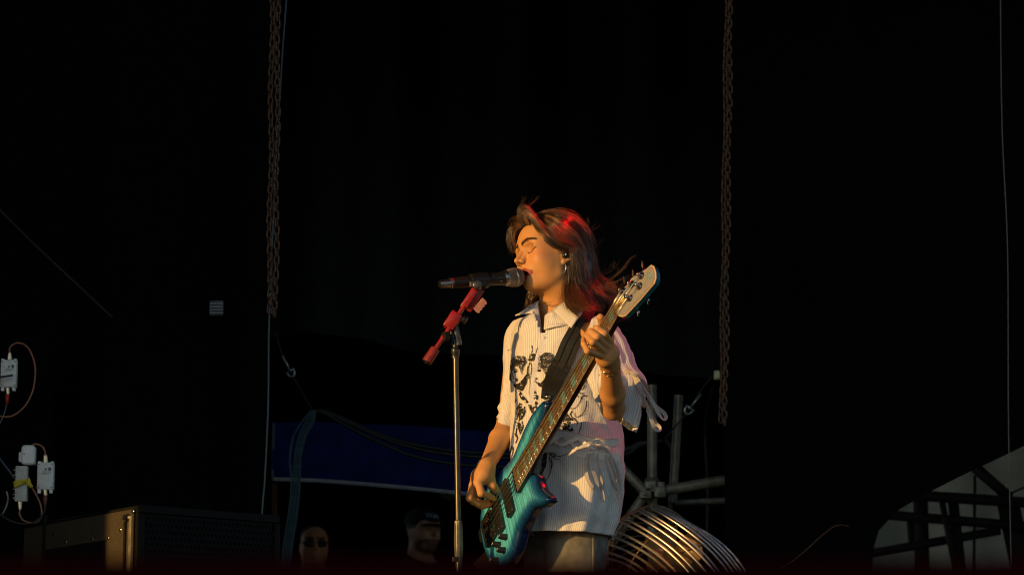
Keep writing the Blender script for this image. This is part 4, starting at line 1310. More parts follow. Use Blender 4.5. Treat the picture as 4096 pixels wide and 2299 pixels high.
for x, y in ((1996, 2143), (1969, 2174), (1989, 2196), (1960, 2237)):
    a, b = loc_px(x, y, FACE + .022)
    kn = MB().lathe(W(a, b, FACE), bN, [(0, .0100), (.002, .0100), (.004, .0088), (.020, .0080), (.022, .0072), (.0222, .002)], 22).build('knob', M_hardware, bass, sharp=45)
    mb = MB().box(W(a + .002, b, FACE + .0224), (.0095, .0013, .0005), (bA, bB, bN)); mb.build('pointer_line', mat('white_line', (.75, .75, .7), .5) if 'white_line' not in bpy.data.materials else bpy.data.materials['white_line'], kn, smooth=False)
# ---- strap
M_strap = noisy(mat('black_strap_leather', (.013, .012, .008), .38), 120, .4, bump=.3)
M_strap2 = noisy(mat('padded_black_webbing', (.016, .015, .009), .55), 200, .35, bump=.3)
tab = [(2190, 1604, .018), (2208, 1560, .016), (2228, 1510, .016), (2250, 1452, .014)]
mb = MB(); ribbon(mb, [on_cloth(x, y, l) for x, y, l in tab], [.030, .046, .054, .056], nseg=24, thick=.0045)
strap = mb.build('strap', M_strap, bass, sharp=40)
bnd = [(2242, 1470, .011), (2262, 1430, .011), (2284, 1380, .012), (2306, 1330, .013), (2326, 1285, .014), (2340, 1262, .016)]
band = [on_cloth(x, y, l) for x, y, l in bnd]
tail = [PY(2356, 1246, 8.02), PY(2372, 1262, 8.14), PY(2392, 1400, 8.29), PY(2390, 1600, 8.31), PY(2300, 1880, 8.29), PY(2120, 2080, 8.25), W(-.16, .02, -.04)]
nrmB = [-FWD] * 5 + [norm(-FWD + UPV * .6), UPV, norm(UPV + FWD * .7), FWD, FWD, FWD, FWD, FWD]
mb = MB(); ribbon(mb, band + tail, .052, normals=nrmB, nseg=80, thick=.003); mb.build('strap_backing', M_strap2, strap, sharp=40)
for dx, wd, th in ((-.0, .017, .009), (-.0185, .013, .006), (.0185, .013, .006)):
    P = [p + norm(np.cross(-FWD, norm(band[-1] - band[0]))) * -dx - FWD * .0022 for p in band]
    mb = MB(); ribbon(mb, P, wd, nseg=30, thick=th); mb.build('strap_pad', M_strap2, strap, sharp=60)
c = on_cloth(2201, 1592, .024)
MB().lathe(c, -FWD + RIGHT * -.3, [(0, .009), (.004, .009), (.005, .006), (.008, .006), (.0085, .002)], 16).build('strap_lock', M_chrome, strap)
MB().rbox(W(-.105, -.075, FACE - .03), (.055, .045, .004), (bA, bB, bN), .012, 4).build('strap_end', M_strap, strap)
# ================================================================== microphone and stand
def z4(x, y): return 1650 + .3458 * x, 1000 + .3458 * y
MY = 7.93
M_mic = noisy(mat('black_mic_body', (.010, .009, .010), .38, spec=.3), 90, .3)
M_chassis = mat('dark_nickel', (.30, .29, .27), .32, 1.0)
M_standm = noisy(mat('black_chrome_stand', (.055, .052, .045), .30, .6), 60, .25)
M_red = noisy(mat('red_boom', (.27, .011, .010), .34), 60, .25)  # one even red for boom, clamp and pick holder
lips = from_head((96, -55, 0))
mh = PY(2092, 1106, float(lips[1]) - .012); mt = PY(1757, 1137, float(lips[1]) - .115)
mdir = norm(mt - mh); mlen = float(np.linalg.norm(mt - mh))
mic = empty('microphone', mt, 'black wireless handheld microphone with steel mesh grille at the singer\'s mouth', 'microphone')
K = mlen / .262
mbody = MB().lathe(mh, mdir, [(t * K, r * K) for t, r in ((.058, .0205), (.064, .0195), (.080, .0185), (.098, .0178), (.0985, .0182), (.101, .0182), (.1015, .0176), (.17, .0166), (.222, .0158), (.223, .0148), (.226, .0148))], 32).build('body', M_mic, mic, sharp=40)
MB().lathe(mh, mdir, [(t * K, r * K) for t, r in ((.050, .0228), (.052, .0232), (.060, .0215), (.062, .0205))], 32).build('collar', M_chassis, mic, sharp=40)
MB().lathe(mh, mdir, [(t * K, r * K) for t, r in ((.0225, .0262), (.0235, .0275), (.0275, .0275), (.0285, .0262))], 36).build('grille_band', M_chassis, mic, sharp=40)
MB().lathe(mh, mdir, [(t * K, r * K) for t, r in ((.225, .0150), (.2262, .0158), (.229, .0158), (.2292, .0128), (.255, .0122), (.261, .0105), (.262, .004))], 28).build('end_cap', M_chassis, mic, sharp=40)
# woven mesh grille: two crossing families of wires over a dark core
MB().lathe(mh, mdir, [(t * K, r * K) for t, r in ((.001, .004), (.002, .012), (.006, .0195), (.014, .0242), (.024, .0256), (.034, .0255), (.046, .0235), (.052, .0225))], 28).build('foam', mat('dark_foam', (.006, .006, .006), .9), mic)
ax = mdir; u_ = norm(np.cross(ax, (0, 0, 1))); w_ = np.cross(ax, u_)
prof = catmull([(.0005, .005), (.002, .0125), (.006, .0203), (.014, .0250), (.024, .0265), (.034, .0263), (.044, .0246), (.051, .0232)], 40)
mb = MB()
for sgn in (1, -1):
    for k in range(34):
        ph = k / 34 * 2 * math.pi
        pts = [mh + ax * (t * K) + (u_ * math.cos(ph + sgn * t * 30) + w_ * math.sin(ph + sgn * t * 30)) * (r * K + .0003 * (1 if (i + k) % 2 else -1)) for i, (t, r) in enumerate(prof)]
        mb.tube(pts, .00055, 4, cap=False)
mb.build('mesh_grille', mat('grille_wire', (.42, .34, .28), .35, 1.0), mic)
mk = MB()
for k in range(3):
    mk.box(mh + mdir * (.068 + .004 * 0) * K - FWD * .0186 * K + UPV * (-.007 + .005 * k), (.0045, .0008, .003), (mdir, norm(np.cross(mdir, -FWD)), -FWD))
mk.build('print', mat('grey_print', (.5, .48, .45), .6), mic, smooth=False)

stand = empty('microphone_stand', PY(1836, 2299, MY) * np.array([1, 1, 0]), 'slim dark microphone stand with a red boom, in front of the singer', 'microphone stand')
# clip around the microphone
cc = mh + mdir * .142 * K
clip = MB().lathe(mh, mdir, [(t * K, r * K) for t, r in ((.112, .0190), (.113, .0225), (.118, .0232), (.160, .0222), (.166, .0212), (.167, .0185))], 28).build('mic_clip', M_mic, stand, sharp=40)
piv = PY(*z4(752, 410), MY - .018)
MB().lathe(piv - np.array([0, .014, 0]), (0, 1, 0), [(0, .008), (.002, .0125), (.008, .0135), (.018, .0135), (.024, .011)], 24).build('pivot_ring', M_standm, clip, sharp=40)
MB().rbox(PY(*z4(760, 405), MY), (.050, .030, .018), None, .006).build('clip_foot', M_mic, clip, sharp=40)
# boom arm
b0, b1 = PY(*z4(765, 395), MY), PY(*z4(180, 1270), MY - .03)
bd_ = norm(b1 - b0)
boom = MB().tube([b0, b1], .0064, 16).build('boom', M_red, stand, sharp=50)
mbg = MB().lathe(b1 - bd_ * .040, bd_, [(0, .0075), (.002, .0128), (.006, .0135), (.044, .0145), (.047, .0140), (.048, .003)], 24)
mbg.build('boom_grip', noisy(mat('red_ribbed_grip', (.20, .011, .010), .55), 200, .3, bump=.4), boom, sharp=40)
MB().lathe(b1 + bd_ * .0078, bd_, [(0, .0138), (.0015, .0136), (.002, .003)], 20).build('end_cap', M_mic, boom, sharp=40)
MB().lathe(b1 + bd_ * .0098, bd_, [(0, .0032), (.001, .0028)], 10).build('screw', M_chassis, boom)
ux = norm(np.cross(bd_, (0, 1, 0))); uy = np.cross(bd_, ux)
if ux[0] < 0: ux = -ux
# pick holder clamped on the boom, picks standing out of it
pc = PY(*z4(672, 545), MY)
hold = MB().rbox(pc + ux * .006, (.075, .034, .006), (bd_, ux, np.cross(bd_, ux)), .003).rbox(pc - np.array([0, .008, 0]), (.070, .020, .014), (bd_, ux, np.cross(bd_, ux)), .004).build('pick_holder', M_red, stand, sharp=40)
M_pick = noisy(mat('amber_pick', (.34, .14, .08), .3), 60, .25)
for k in range(4):
    c = PY(*z4(728 + 26 * k, 672 - 32 * k), MY - .004)
    dp = norm(ux * .9 + bd_ * .25)
    pts = []
    mbp = MB()
    outl = [(0, -.005), (.012, -.0058), (.019, -.0042), (.0215, 0), (.019, .0042), (.012, .0058), (0, .005)]
    sd = norm(np.cross(dp, (0, 1, 0)))
    V = [c + dp * (x - .004) + sd * y + np.array([0, cz, 0]) for cz in (-.0009, .0009) for x, y in outl]
    n = 7
    mbp.add(V, [tuple(range(n)), tuple(range(n, 2 * n))[::-1]] + [(i, (i + 1) % n, n + (i + 1) % n, n + i) for i in range(n)])
    mbp.build('guitar_pick', M_pick, hold, smooth=False)
# T clamp, knobs, swivel
tc_ = PY(*z4(462, 822), MY - .008)
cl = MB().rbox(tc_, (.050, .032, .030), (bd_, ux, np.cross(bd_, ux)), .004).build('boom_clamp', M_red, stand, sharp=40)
MB().lathe(PY(*z4(560, 780), MY - .01), ux, [(0, .004), (.004, .004), (.005, .011), (.014, .0125), (.018, .011), (.019, .002)], 12).build('clamp_knob', M_mic, stand, sharp=40)
MB().lathe(PY(*z4(430, 1010), MY - .012), norm(np.array([-.8, -.6, 0])), [(0, .004), (.006, .012), (.012, .017), (.022, .015), (.024, .003)], 8).build('swivel_knob', M_mic, stand, sharp=40)
MB().rbox(PY(*z4(520, 985), MY - .006), (.016, .010, .058), (norm(np.array([1, 0, .2])), np.array([0, 1, 0]), norm(np.array([-.2, 0, 1]))), .006).build('swivel_fork', M_standm, stand, sharp=40)
MB().rbox(PY(*z4(470, 985), MY + .004), (.018, .012, .062), None, .006).build('swivel_fork', M_mic, stand, sharp=40)
s0, s1, s2 = PY(*z4(488, 1040), MY), PY(*z4(494, 1150), MY), PY(1821, 1432, MY)
MB().lathe(s0, s1 - s0, [(0, .006), (.02, .007), (float(np.linalg.norm(s1 - s0)) * .8, .010), (float(np.linalg.norm(s1 - s0)), .012)], 20).build('swivel_neck', M_standm, stand, sharp=50)
Lc = float(np.linalg.norm(s2 - s1))
MB().lathe(s1, s2 - s1, [(0, .010), (.001, .0120), (Lc - .012, .0120), (Lc - .010, .0108), (Lc, .0108)], 24).build('pole_collar', M_standm, stand, sharp=40)
q0, q1 = PY(1822, 1425, MY), PY(1833, 2080, MY)
MB().tube([q0, q1], .0080, 20).build('upper_pole', M_standm, stand, sharp=50)
g1 = PY(1835, 2228, MY); Lg = float(np.linalg.norm(g1 - q1))
mbg = MB(); n = 32
ga_ = norm(g1 - q1); gu = norm(np.cross(ga_, (0, 1, 0))); gw = np.cross(ga_, gu)
rings = []
for t, r in ((0, .0085), (.002, .0105), (.02, .0120), (.05, .0128), (Lg - .03, .0128), (Lg - .004, .0118), (Lg, .0108)):
    rings.append([q1 + ga_ * t + (gu * math.cos(a) + gw * math.sin(a)) * (r - (.0010 if k % 4 == 0 else 0)) for k, a in enumerate(np.arange(n) / n * 2 * math.pi)])
v, f = loft(np.array(rings)); mbg.add(v, f + [tuple(range(n))[::-1], tuple(range(6 * n, 7 * n))])
mbg.build('clutch', noisy(mat('ribbed_clutch', (.10, .095, .08), .4, .4), 100, .2), stand, sharp=35)
foot = q1 + ga_ * ((q1[2]) / -ga_[2])
MB().tube([g1, foot], .0105, 20).build('lower_pole', M_standm, stand, sharp=50)
MB().rbox(PY(1822, 2236, MY - .004), (.018, .014, .014), None, .003).build('lock_tab', M_mic, stand, sharp=40)
MB().lathe(foot + np.array([0, 0, .001]), (0, 0, 1), [(0, .13), (.006, .13), (.014, .12), (.022, .03), (.03, .014)], 40).build('round_base', M_mic, stand, sharp=40)
# ================================================================== the stage around her
M_drape = noisy(mat('black_stage_drape', (.0024, .0025, .0029), .95, spec=.03), 60, .3)
M_drape2 = noisy(mat('black_backdrop_cloth', (.030, .032, .037), .95, spec=.03), 60, .3)
M_deck = noisy(mat('black_stage_deck', (.014, .012, .013), .6), 8, .4)
M_fascia = noisy(mat('dark_maroon_valance', (.0040, .0002, .0014), .9, spec=0.0), 20, .3)
M_asphalt = noisy(mat('trodden_dry_ground', (.16, .13, .095), .95), 4, .3)
MB().box((0, 13.7, -.06), (26, 25.2, .12)).build('stage_floor', M_deck, smooth=False, kind='structure')
MB().box((0, 0, -1.62), (4000, 4000, .04)).build('ground', M_asphalt, smooth=False, kind='structure')
# cloth valance along the front edge of the deck
xs = np.linspace(-13, 13, 520)
V = [(x, 1.004 + .004 * math.sin(x * 21) + .002 * math.sin(x * 47 + 1), z) for z in (-1.59, -.8, -.02, .0005, .0008) for x in xs]
V = np.array(V); V[-520:, 1] = 1.06
n = len(xs)
F = [(j * n + i, j * n + i + 1, (j + 1) * n + i + 1, (j + 1) * n + i) for j in range(4) for i in range(n - 1)]
mesh_obj('stage_valance', V, F, M_fascia, label='dark maroon cloth edging along the front of the stage', cat='valance')
# roof and walls that keep the sun off the back of the stage
MB().box((0, 14.2, 8.6), (26, 25.5, .2)).build('stage_roof', M_drape, smooth=False, kind='structure')

def curtain(name, x0, x1, Y, zb, zt, label, folds=9.0, depth=.05, bottom=None, nx=None, nz=26, seed=0, cat='curtain', Ydx=0.0, mt=None):
    """hanging cloth: real pleats; bottom(x) may lift the lower edge"""
    nx = nx or int((x1 - x0) * 40)
    r = random.Random(seed)
    ph = [r.uniform(0, 6.28) for _ in range(4)]
    V = []
    for j in range(nz):
        t = j / (nz - 1)
        for i in range(nx):
            x = x0 + (x1 - x0) * i / (nx - 1)
            b = zb if bottom is None else bottom(x)
            z = zt + (b - zt) * t
            w = depth * (math.sin(x * folds + ph[0] + .5 * math.sin(x * 2.3 + ph[1]) + .25 * z) + .45 * math.sin(x * folds * 2.3 + ph[2] - .2 * z) + .7 * math.sin(x * folds * .37 + ph[3]))
            V.append((x, Y + Ydx * (x - x0) + w * (.55 + .45 * t), z))
    F = [(j * nx + i, (j + 1) * nx + i, (j + 1) * nx + i + 1, j * nx + i + 1) for j in range(nz - 1) for i in range(nx - 1)]
    return mesh_obj(name, np.array(V), F, mt or M_drape, label=label, cat=cat)
def zat(px, py, Y): return float(PY(px, py, Y)[2])
def xat(px, py, Y): return float(PY(px, py, Y)[0])
# left wing (nearest), centre drape, right wing, back wall, unseen side wall with a sun gap
curtain('wing_curtain', -3.2, xat(1080, 1100, 10.4), 10.4, 0.0, 8.4, 'black wing curtain on the left behind the pale radio boxes', 11, .035, seed=1)
Yc = 14.6
bl = lambda x: zat(1000, 1335, Yc) + (zat(2900, 1500, Yc) - zat(1000, 1335, Yc)) * (x - xat(1000, 1335, Yc)) / (xat(2900, 1500, Yc) - xat(1000, 1335, Yc)) + .02 * math.sin(x * 5)
curtain('backdrop', xat(900, 1100, Yc), xat(3000, 1100, Yc), Yc, 0, 8.4, 'black pleated backdrop hanging behind the singer', 8.5, .06, bottom=bl, seed=2, mt=M_drape2)
Yr = 11.4
def br_(x):
    px = CX + x / Yr * FPX * .98
    if px < 3410: return 0.0
    return float(np.interp(px, [3410, 3450, 3490, 3570, 3700, 3860, 4096, 4600], [0, zat(3450, 2240, Yr), zat(3490, 2120, Yr), zat(3570, 2035, Yr), zat(3700, 1960, Yr), zat(3860, 1880, Yr), zat(4096, 1772, Yr), zat(4600, 1560, Yr)]))
curtain('wing_curtain', xat(2900, 1900, Yr), 5.2, Yr, 0, 8.4, 'black wing curtain on the right behind the fan, pulled up at its lower corner', 7, .035, bottom=br_, seed=3)
curtain('back_wall_curtain', -12.5, 12.5, 26.3, 0, 8.5, 'black cloth closing the far back of the stage', 3, .08, nx=420, seed=4)
curtain('sky_block_curtain', -6.1, 8.4, 9.75, 3.8, 8.45, 'black curtain added under the roof, above the picture, to block sky light', 6, .04, seed=6, nx=300)  # added out of view; keeps sky light off everything behind it
# unseen wall left of the picture, its gap shaped to pass a sun strip
M_wall = M_drape
XW = -6.2
tsx, tsy = TO_SUN.x, TO_SUN.y
def wall_y(px, py, Y):
    """where the sun ray to that point crosses the side wall"""
    p = PY(px, py, Y)
    t = (XW - p[0]) / tsx
    return p[1] + tsy * t, p[2] + TO_SUN.z * t
amp_y0, amp_z = wall_y(505, 2030, 9.60); amp_y1, _ = wall_y(553, 2040, 9.40)
wy0 = min(amp_y0, amp_y1); wy1 = max(amp_y0, amp_y1)
front_y = wall_y(2720, 2150, 9.02)[0]
M_blackwall = noisy(mat('black_plywood', (.005, .005, .005), .9, spec=.1), 10, .3)
sw = empty('unseen_side_wall', (XW, 15, 0), 'unseen black side wall of the stage with a narrow gap shaped for the sun', 'wall')
for (ya, yb, za, zb_) in ((front_y, wy0 - .02, 0, 8.4), (wy1 + .02, 15.8, 0, 8.4), (19.3, 26.2, 0, 8.4), (wy0 - .018, wy1 + .018, amp_z + .02, 8.4)):  # wider gap at the back added to brighten the two bystanders
    if yb > ya: MB().box((XW, (ya + yb) / 2, (za + zb_) / 2), (.08, yb - ya, zb_ - za)).build('wall_panel', M_blackwall, sw, smooth=False)

sw2 = empty('unseen_side_wall', (8.5, 15, 0), 'unseen black side wall at the right of the stage, cut short for side light', 'wall')
MB().box((8.5, 19.2, 4.2), (.08, 14, 8.4)).build('wall_panel', M_blackwall, sw2, smooth=False)  # unseen; cut short at the front so side sky light enters

# ---- hoist chains: every link its own piece
M_chain = noisy(mat('rusty_chain', (.085, .042, .021), .6, .1), 90, .5)
def link_mesh():
    mb = MB(); a = .017; w = .0085
    pts = []
    for k in range(16):
        t = k / 16 * 2 * math.pi
        pts.append((w * math.cos(t) * 1.0, 0, (a - w) * (1 if math.sin(t) > 0 else -1) + w * math.sin(t) if abs(math.sin(t)) > .05 else 0))
    mb.tube(pts, .0036, 6, closed=True)
    return mb
def chain(px_top, px_bot, y_bot, Y, label, strands, sp):
    root = empty('hoist_chain', PY(px_bot, y_bot, Y), label, 'chain', 'hoist chains')
    off = np.array(root.location)
    first = None
    pt = PY(px_top + (px_top - px_bot) * .35, -520, Y); pb = PY(px_bot, y_bot, Y)
    L = float(np.linalg.norm(pt - pb)); d = norm(pb - pt)
    for s in range(strands):
        ox = (s - (strands - 1) / 2) * sp
        n_l = int(L / .0265)
        for k in range(n_l):
            p = pt + d * (k * .0265 + (.011 * s)) + np.array([ox + .003 * math.sin(k * .35 + s * 2), .004 * math.sin(k * .5 + s), 0])
            if first is None:
                first = link_mesh().build('chain_link', M_chain, None)
                first.parent = root; o = first
            else:
                o = first.copy(); COL.objects.link(o); o.parent = root
            o.location = [float(q) for q in (p - off)]
            o.rotation_euler = (0, 0, (math.radians(35) if k % 2 else math.radians(-55)) + s * .6)
    return root
chain(1101, 1088, 1320, 9.9, 'rusty hoist chain hanging beside the left wing curtain', 2, .021)
chain(2914, 2892, 1735, 10.9, 'rusty hoist chain hanging at the edge of the right wing curtain', 2, .014)

# ---- thin cables
M_cable = noisy(mat('black_cable', (.02, .02, .02), .5), 60, .3)
M_bluec = mat('blue_grey_cable', (.07, .10, .125), .5)
M_tealc = noisy(mat('teal_cable', (.06, .12, .14), .5), 60, .3)
def cable(name, pts, r, m, label, group=None, n=60):
    P = catmull([PY(*p) for p in pts], n)
    return MB().tube(P, r, 7).build(name, m, label=label, cat='cable', group=group)
cable('signal_cable', [(1160, -600, 9.95), (1150, -100, 9.95), (1130, 200, 9.95), (1121, 350, 9.96), (1108, 560, 9.97), (1092, 900, 9.97), (1076, 1300, 9.97), (1073, 1600, 9.97), (1060, 1900, 9.97), (1048, 2060, 9.97), (1046, 2330, 9.97)], .0032, M_bluec, 'thin blue grey cable running down beside the left chain')
cable('steel_line', [(3998, -600, 10.9), (4001, -100, 10.9), (4008, 500, 10.9), (4030, 1000, 10.9), (4034, 1700, 10.9), (4046, 2330, 10.9)], .0022, mat('grey_wire', (.13, .12, .11), .5), 'thin grey wire hanging near the right edge of the picture')
cable('floor_rope', [(3000, 2330, 11.0), (3160, 2250, 11.1), (3300, 2130, 11.1), (3350, 2100, 11.1), (3395, 2102, 11.15)], .0025, mat('brown_cord', (.10, .04, .02), .7), 'thin brown cord curving up in front of the right curtain')
cable('rigging_rope', [(-40, 800, 10.15), (120, 960, 10.15), (300, 1130, 10.15), (450, 1270, 10.15)], .004, mat('dull_brown_rope', (.022, .011, .007), .85), 'dull brown rope slanting across the left curtain')
for k, off in enumerate((0, 9, 18, 27, 33)):
    cable('draped_cable', [(1247 + off * .4, 1640, 13.0), (1222 + off, 1668 + k * 4, 13.0), (1188 + off * 1.1 - (12 if k == 0 else 0), 1740, 13.0), (1172 + off * .9 - (12 if k == 0 else 0), 1830, 13.0), (1166 + off, 1930, 13.0), (1156 + off, 2050, 13.0), (1135 + off, 2180, 13.0), (1120 + off, 2330, 13.0)],
          .0045, M_tealc, ('leftmost bowed', 'second', 'middle', 'fourth', 'rightmost')[k] + ' teal grey cable of the bundle draped down the left of the blue canopy', 'bundle of teal cables')
for k, dy in enumerate((0, 8, 26)):
    cable('draped_cable', [(1245, 1642, 13.05), (1300, 1645 + dy * .3, 13.05), (1400, 1685 + dy, 13.05), (1530, 1740 + dy * 1.3, 13.05), (1650, 1775 + dy * 1.8, 13.05), (1800, 1800 + dy * 2, 13.05), (1960, 1812 + dy * 2, 13.05), (2150, 1815 + dy * 2, 13.05), (2480, 1795 + dy, 13.05), (2560, 1770 + dy * .4, 13.05), (2650, 1762, 13.05)],
          .009, M_cable, ('upper', 'middle', 'lowest sagging')[k] + ' black cable slung across in front of the blue canopy', 'black cables slung behind the singer', 90)
cable('draped_cable', [(2660, 1760, 12.9), (2690, 1800, 12.9), (2692, 1900, 12.9), (2680, 2050, 12.9), (2680, 2330, 12.9)], .012, M_cable, 'thick black cable dropping down beside the slanted scaffold tube')
cable('draped_cable', [(2850, 1550, 12.4), (2820, 1700, 12.9), (2830, 1950, 12.9), (2825, 2200, 12.9), (2820, 2330, 12.9)], .006, M_cable, 'black cable hanging left of the right wing curtain')
# guy wires with shackles
M_shack = noisy(mat('galvanised_shackle', (.50, .55, .55), .35, .9), 60, .3)
def guy(name, pts, sh, label, lab2):
    cable(name, pts, .0035, M_cable, label, n=24)
    c = PY(*sh)
    r = empty('shackle', c, lab2, 'shackle')
    a = np.linspace(-.3, math.pi + .3, 12)
    tilt = norm(PY(*pts[-1]) - PY(*pts[0])) ; sd = norm(np.cross(tilt, FWD))
    MB().tube([c + sd * math.cos(t) * .016 - tilt * math.sin(t) * .022 for t in a], .005, 7).build('bow', M_shack, r)
    MB().tube([c + sd * .022 + tilt * .008, c - sd * .022 + tilt * .008], .005, 7).build('pin', M_shack, r)
    MB().tube([c + tilt * .008, c + tilt * .085], [.006, .004], 7).build('wire_end', M_shack, r)
guy('guy_wire', [(1250, 1640, 12.9), (1165, 1490, 12.9), (1128, 1410, 12.9), (1100, 1320, 12.9)], (1163, 1488, 12.85), 'thin black guy wire going up from the cable bundle on the left', 'small steel shackle on the guy wire left of the singer')
guy('guy_wire', [(2650, 1765, 12.3), (2755, 1640, 12.3), (2800, 1565, 12.3), (2868, 1480, 12.3)], (2756, 1637, 12.25), 'thin black guy wire rising to the right hoist chain', 'bright steel shackle on the guy wire between scaffold and right chain')
tb = empty('hoist_tag', PY(2867, 1500, 10.95), 'small pale green block beside the right hoist chain', 'block')
MB().rbox(PY(2867, 1500, 10.95), (.022, .02, .034), None, .004).build('block', noisy(mat('pale_green_plastic', (.42, .46, .25), .6), 60, .3), tb)

# ---- blue canopy with a white hem, far behind
M_blue = noisy(mat('dark_blue_canvas', (.012, .022, .150), .8, spec=.15), 14, .35)
M_hem = noisy(mat('white_webbing', (.55, .52, .55), .8), 80, .15)
can = empty('canopy', PY(1500, 1940, 14.0), 'dark blue canvas canopy side with a white bottom hem, behind the mic stand', 'canopy')
top_px = [(1095, 1690), (1300, 1690), (1600, 1700), (1900, 1720), (2120, 1740)]; bot_px = [(1090, 1916), (1300, 1924), (1600, 1948), (1860, 1974), (2120, 2000)]
Tp, Bp_ = catmull([PY(x, y, 14.0) for x, y in top_px], 60), catmull([PY(x, y, 14.0) for x, y in bot_px], 60)
V = []
for j in range(24):
    t = j / 23
    for i in range(60):
        p = Tp[i] * (1 - t) + Bp_[i] * t
        p = p + np.array([0, .03 * mnoise.noise(Vector((p[0] * 3 + p[2] * 4, p[2] * 7, 1))) - .02 * math.sin(t * 3.1), 0])
        V.append(p)
mesh_obj('canvas', np.array(V), [(j * 60 + i, (j + 1) * 60 + i, (j + 1) * 60 + i + 1, j * 60 + i + 1) for j in range(23) for i in range(59)], M_blue, can)
mb = MB(); ribbon(mb, [p - np.array([0, .012, 0]) for p in Bp_[::4]], .018, nseg=60, thick=.008); mb.build('hem', M_hem, can)
mb = MB(); ribbon(mb, [PY(1094, 1690, 13.98), PY(1092, 1800, 13.98), PY(1089, 1918, 13.98)], .012, nseg=20, thick=.006); mb.build('side_hem', noisy(mat('grey_webbing', (.20, .18, .18), .8), 80, .2), can)
MB().tube([PY(1100, 1925, 14.05), np.array([xat(1100, 2299, 14.05), 14.05, 0.0])], .013, 10).build('leg_post', noisy(mat('brown_post', (.16, .055, .025), .6), 30, .3), can)
yb = empty('yellow_strap', PY(1790, 1982, 14.2), 'small dull yellow strap peeping out under the canopy hem', 'strap')
mb = MB(); ribbon(mb, [PY(1760, 1965, 14.15), PY(1778, 1984, 14.15), PY(1796, 1990, 14.15), PY(1816, 1974, 14.15)], .022, nseg=20, thick=.004); mb.build('webbing', mat('dull_yellow', (.26, .22, .02), .7), yb)

# ---- scaffold behind her, right
M_galv = noisy(mat('galvanised_tube', (.22, .205, .155), .5, .3), 24, .4, rough_var=.15)
scf = empty('scaffold', PY(2610, 2299, 12.2) * np.array([1, 1, 0]), 'galvanised scaffold joint with slanted tubes behind the singer\'s hip', 'scaffold')
def tubep(p, q, r, name, root, m=M_galv): return MB().tube([PY(*p), PY(*q)], r, 14).build(name, m, root, sharp=60)
base = PY(2606, 2299, 12.2); base = np.array([base[0], base[1], .01])
MB().tube([base, PY(2608, 1540, 12.2)], .0215, 14).build('post', M_galv, scf, sharp=60)
tubep((2716, 1580, 12.4), (2690, 2010, 12.4), .020, 'brace', scf)
tubep((2610, 1968, 12.15), (2905, 1918, 12.15), .0225, 'ledger', scf)
tubep((2420, 1800, 12.1), (2585, 1972, 12.1), .021, 'brace', scf)
tubep((2592, 1960, 12.15), (2440, 2180, 12.15), .021, 'brace', scf)
tubep((2700, 2010, 12.5), (2905, 2000, 12.5), .014, 'ledger', scf)
MB().lathe(PY(2608, 1990, 12.2), (0, 0, 1), [(0, .030), (.02, .045), (.026, .062), (.034, .062), (.04, .045), (.075, .032), (.085, .024)], 20).build('rosette', M_galv, scf, sharp=40)
for x, y in ((2582, 1972), (2640, 1968), (2602, 1945)):
    MB().rbox(PY(x, y, 12.1), (.05, .035, .045), None, .008).build('wedge_head', M_galv, scf, sharp=40)
    MB().lathe(PY(x - 2, y + 2, 12.075), (0, -1, 0), [(0, .010), (.012, .010), (.014, .006)], 6).build('bolt', M_galv, scf, sharp=30)
MB().rbox(PY(2645, 1943, 12.1), (.030, .01, .036), None, .004).build('tag_plate', M_galv, scf, sharp=40)

# ---- pale tarpaulin with scaffold in front, seen under the lifted right curtain
M_tarp = noisy(mat('pale_tarpaulin', (.50, .62, .66), .7, spec=.2), 3, .3)
curtain('tarpaulin', xat(3250, 2000, 21), xat(4500, 2000, 21), 21.0, 0, zat(4000, 1600, 21), 'pale grey tarpaulin behind the dark scaffold at lower right', 4, .05, seed=8, cat='tarpaulin', mt=M_tarp)
M_dark = noisy(mat('silhouette_steel', (.012, .013, .013), .7), 20, .3)  # tubes coloured dark to stand for silhouettes and soft shadows on the cloth
sc2 = empty('scaffold', PY(3800, 2299, 18) * np.array([1, 1, 0]), 'dark scaffold frame standing out against the pale tarpaulin', 'scaffold')
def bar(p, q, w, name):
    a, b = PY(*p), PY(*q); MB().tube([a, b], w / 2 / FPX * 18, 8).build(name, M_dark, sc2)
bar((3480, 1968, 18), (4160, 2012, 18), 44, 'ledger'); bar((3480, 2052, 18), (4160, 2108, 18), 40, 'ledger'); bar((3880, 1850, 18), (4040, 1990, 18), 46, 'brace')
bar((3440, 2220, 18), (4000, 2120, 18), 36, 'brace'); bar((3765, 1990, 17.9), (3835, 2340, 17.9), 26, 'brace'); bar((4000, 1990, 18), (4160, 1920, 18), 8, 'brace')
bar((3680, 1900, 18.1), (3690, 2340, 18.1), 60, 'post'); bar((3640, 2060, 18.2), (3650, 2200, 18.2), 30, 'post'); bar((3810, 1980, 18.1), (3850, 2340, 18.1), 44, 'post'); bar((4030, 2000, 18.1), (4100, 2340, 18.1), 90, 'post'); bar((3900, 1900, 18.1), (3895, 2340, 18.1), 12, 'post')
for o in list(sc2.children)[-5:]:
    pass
MB().tube([PY(3692, 2330, 18.1), np.array([xat(3692, 2299, 18.1), 18.1, 0.0])], .05, 8).build('post', M_dark, sc2)
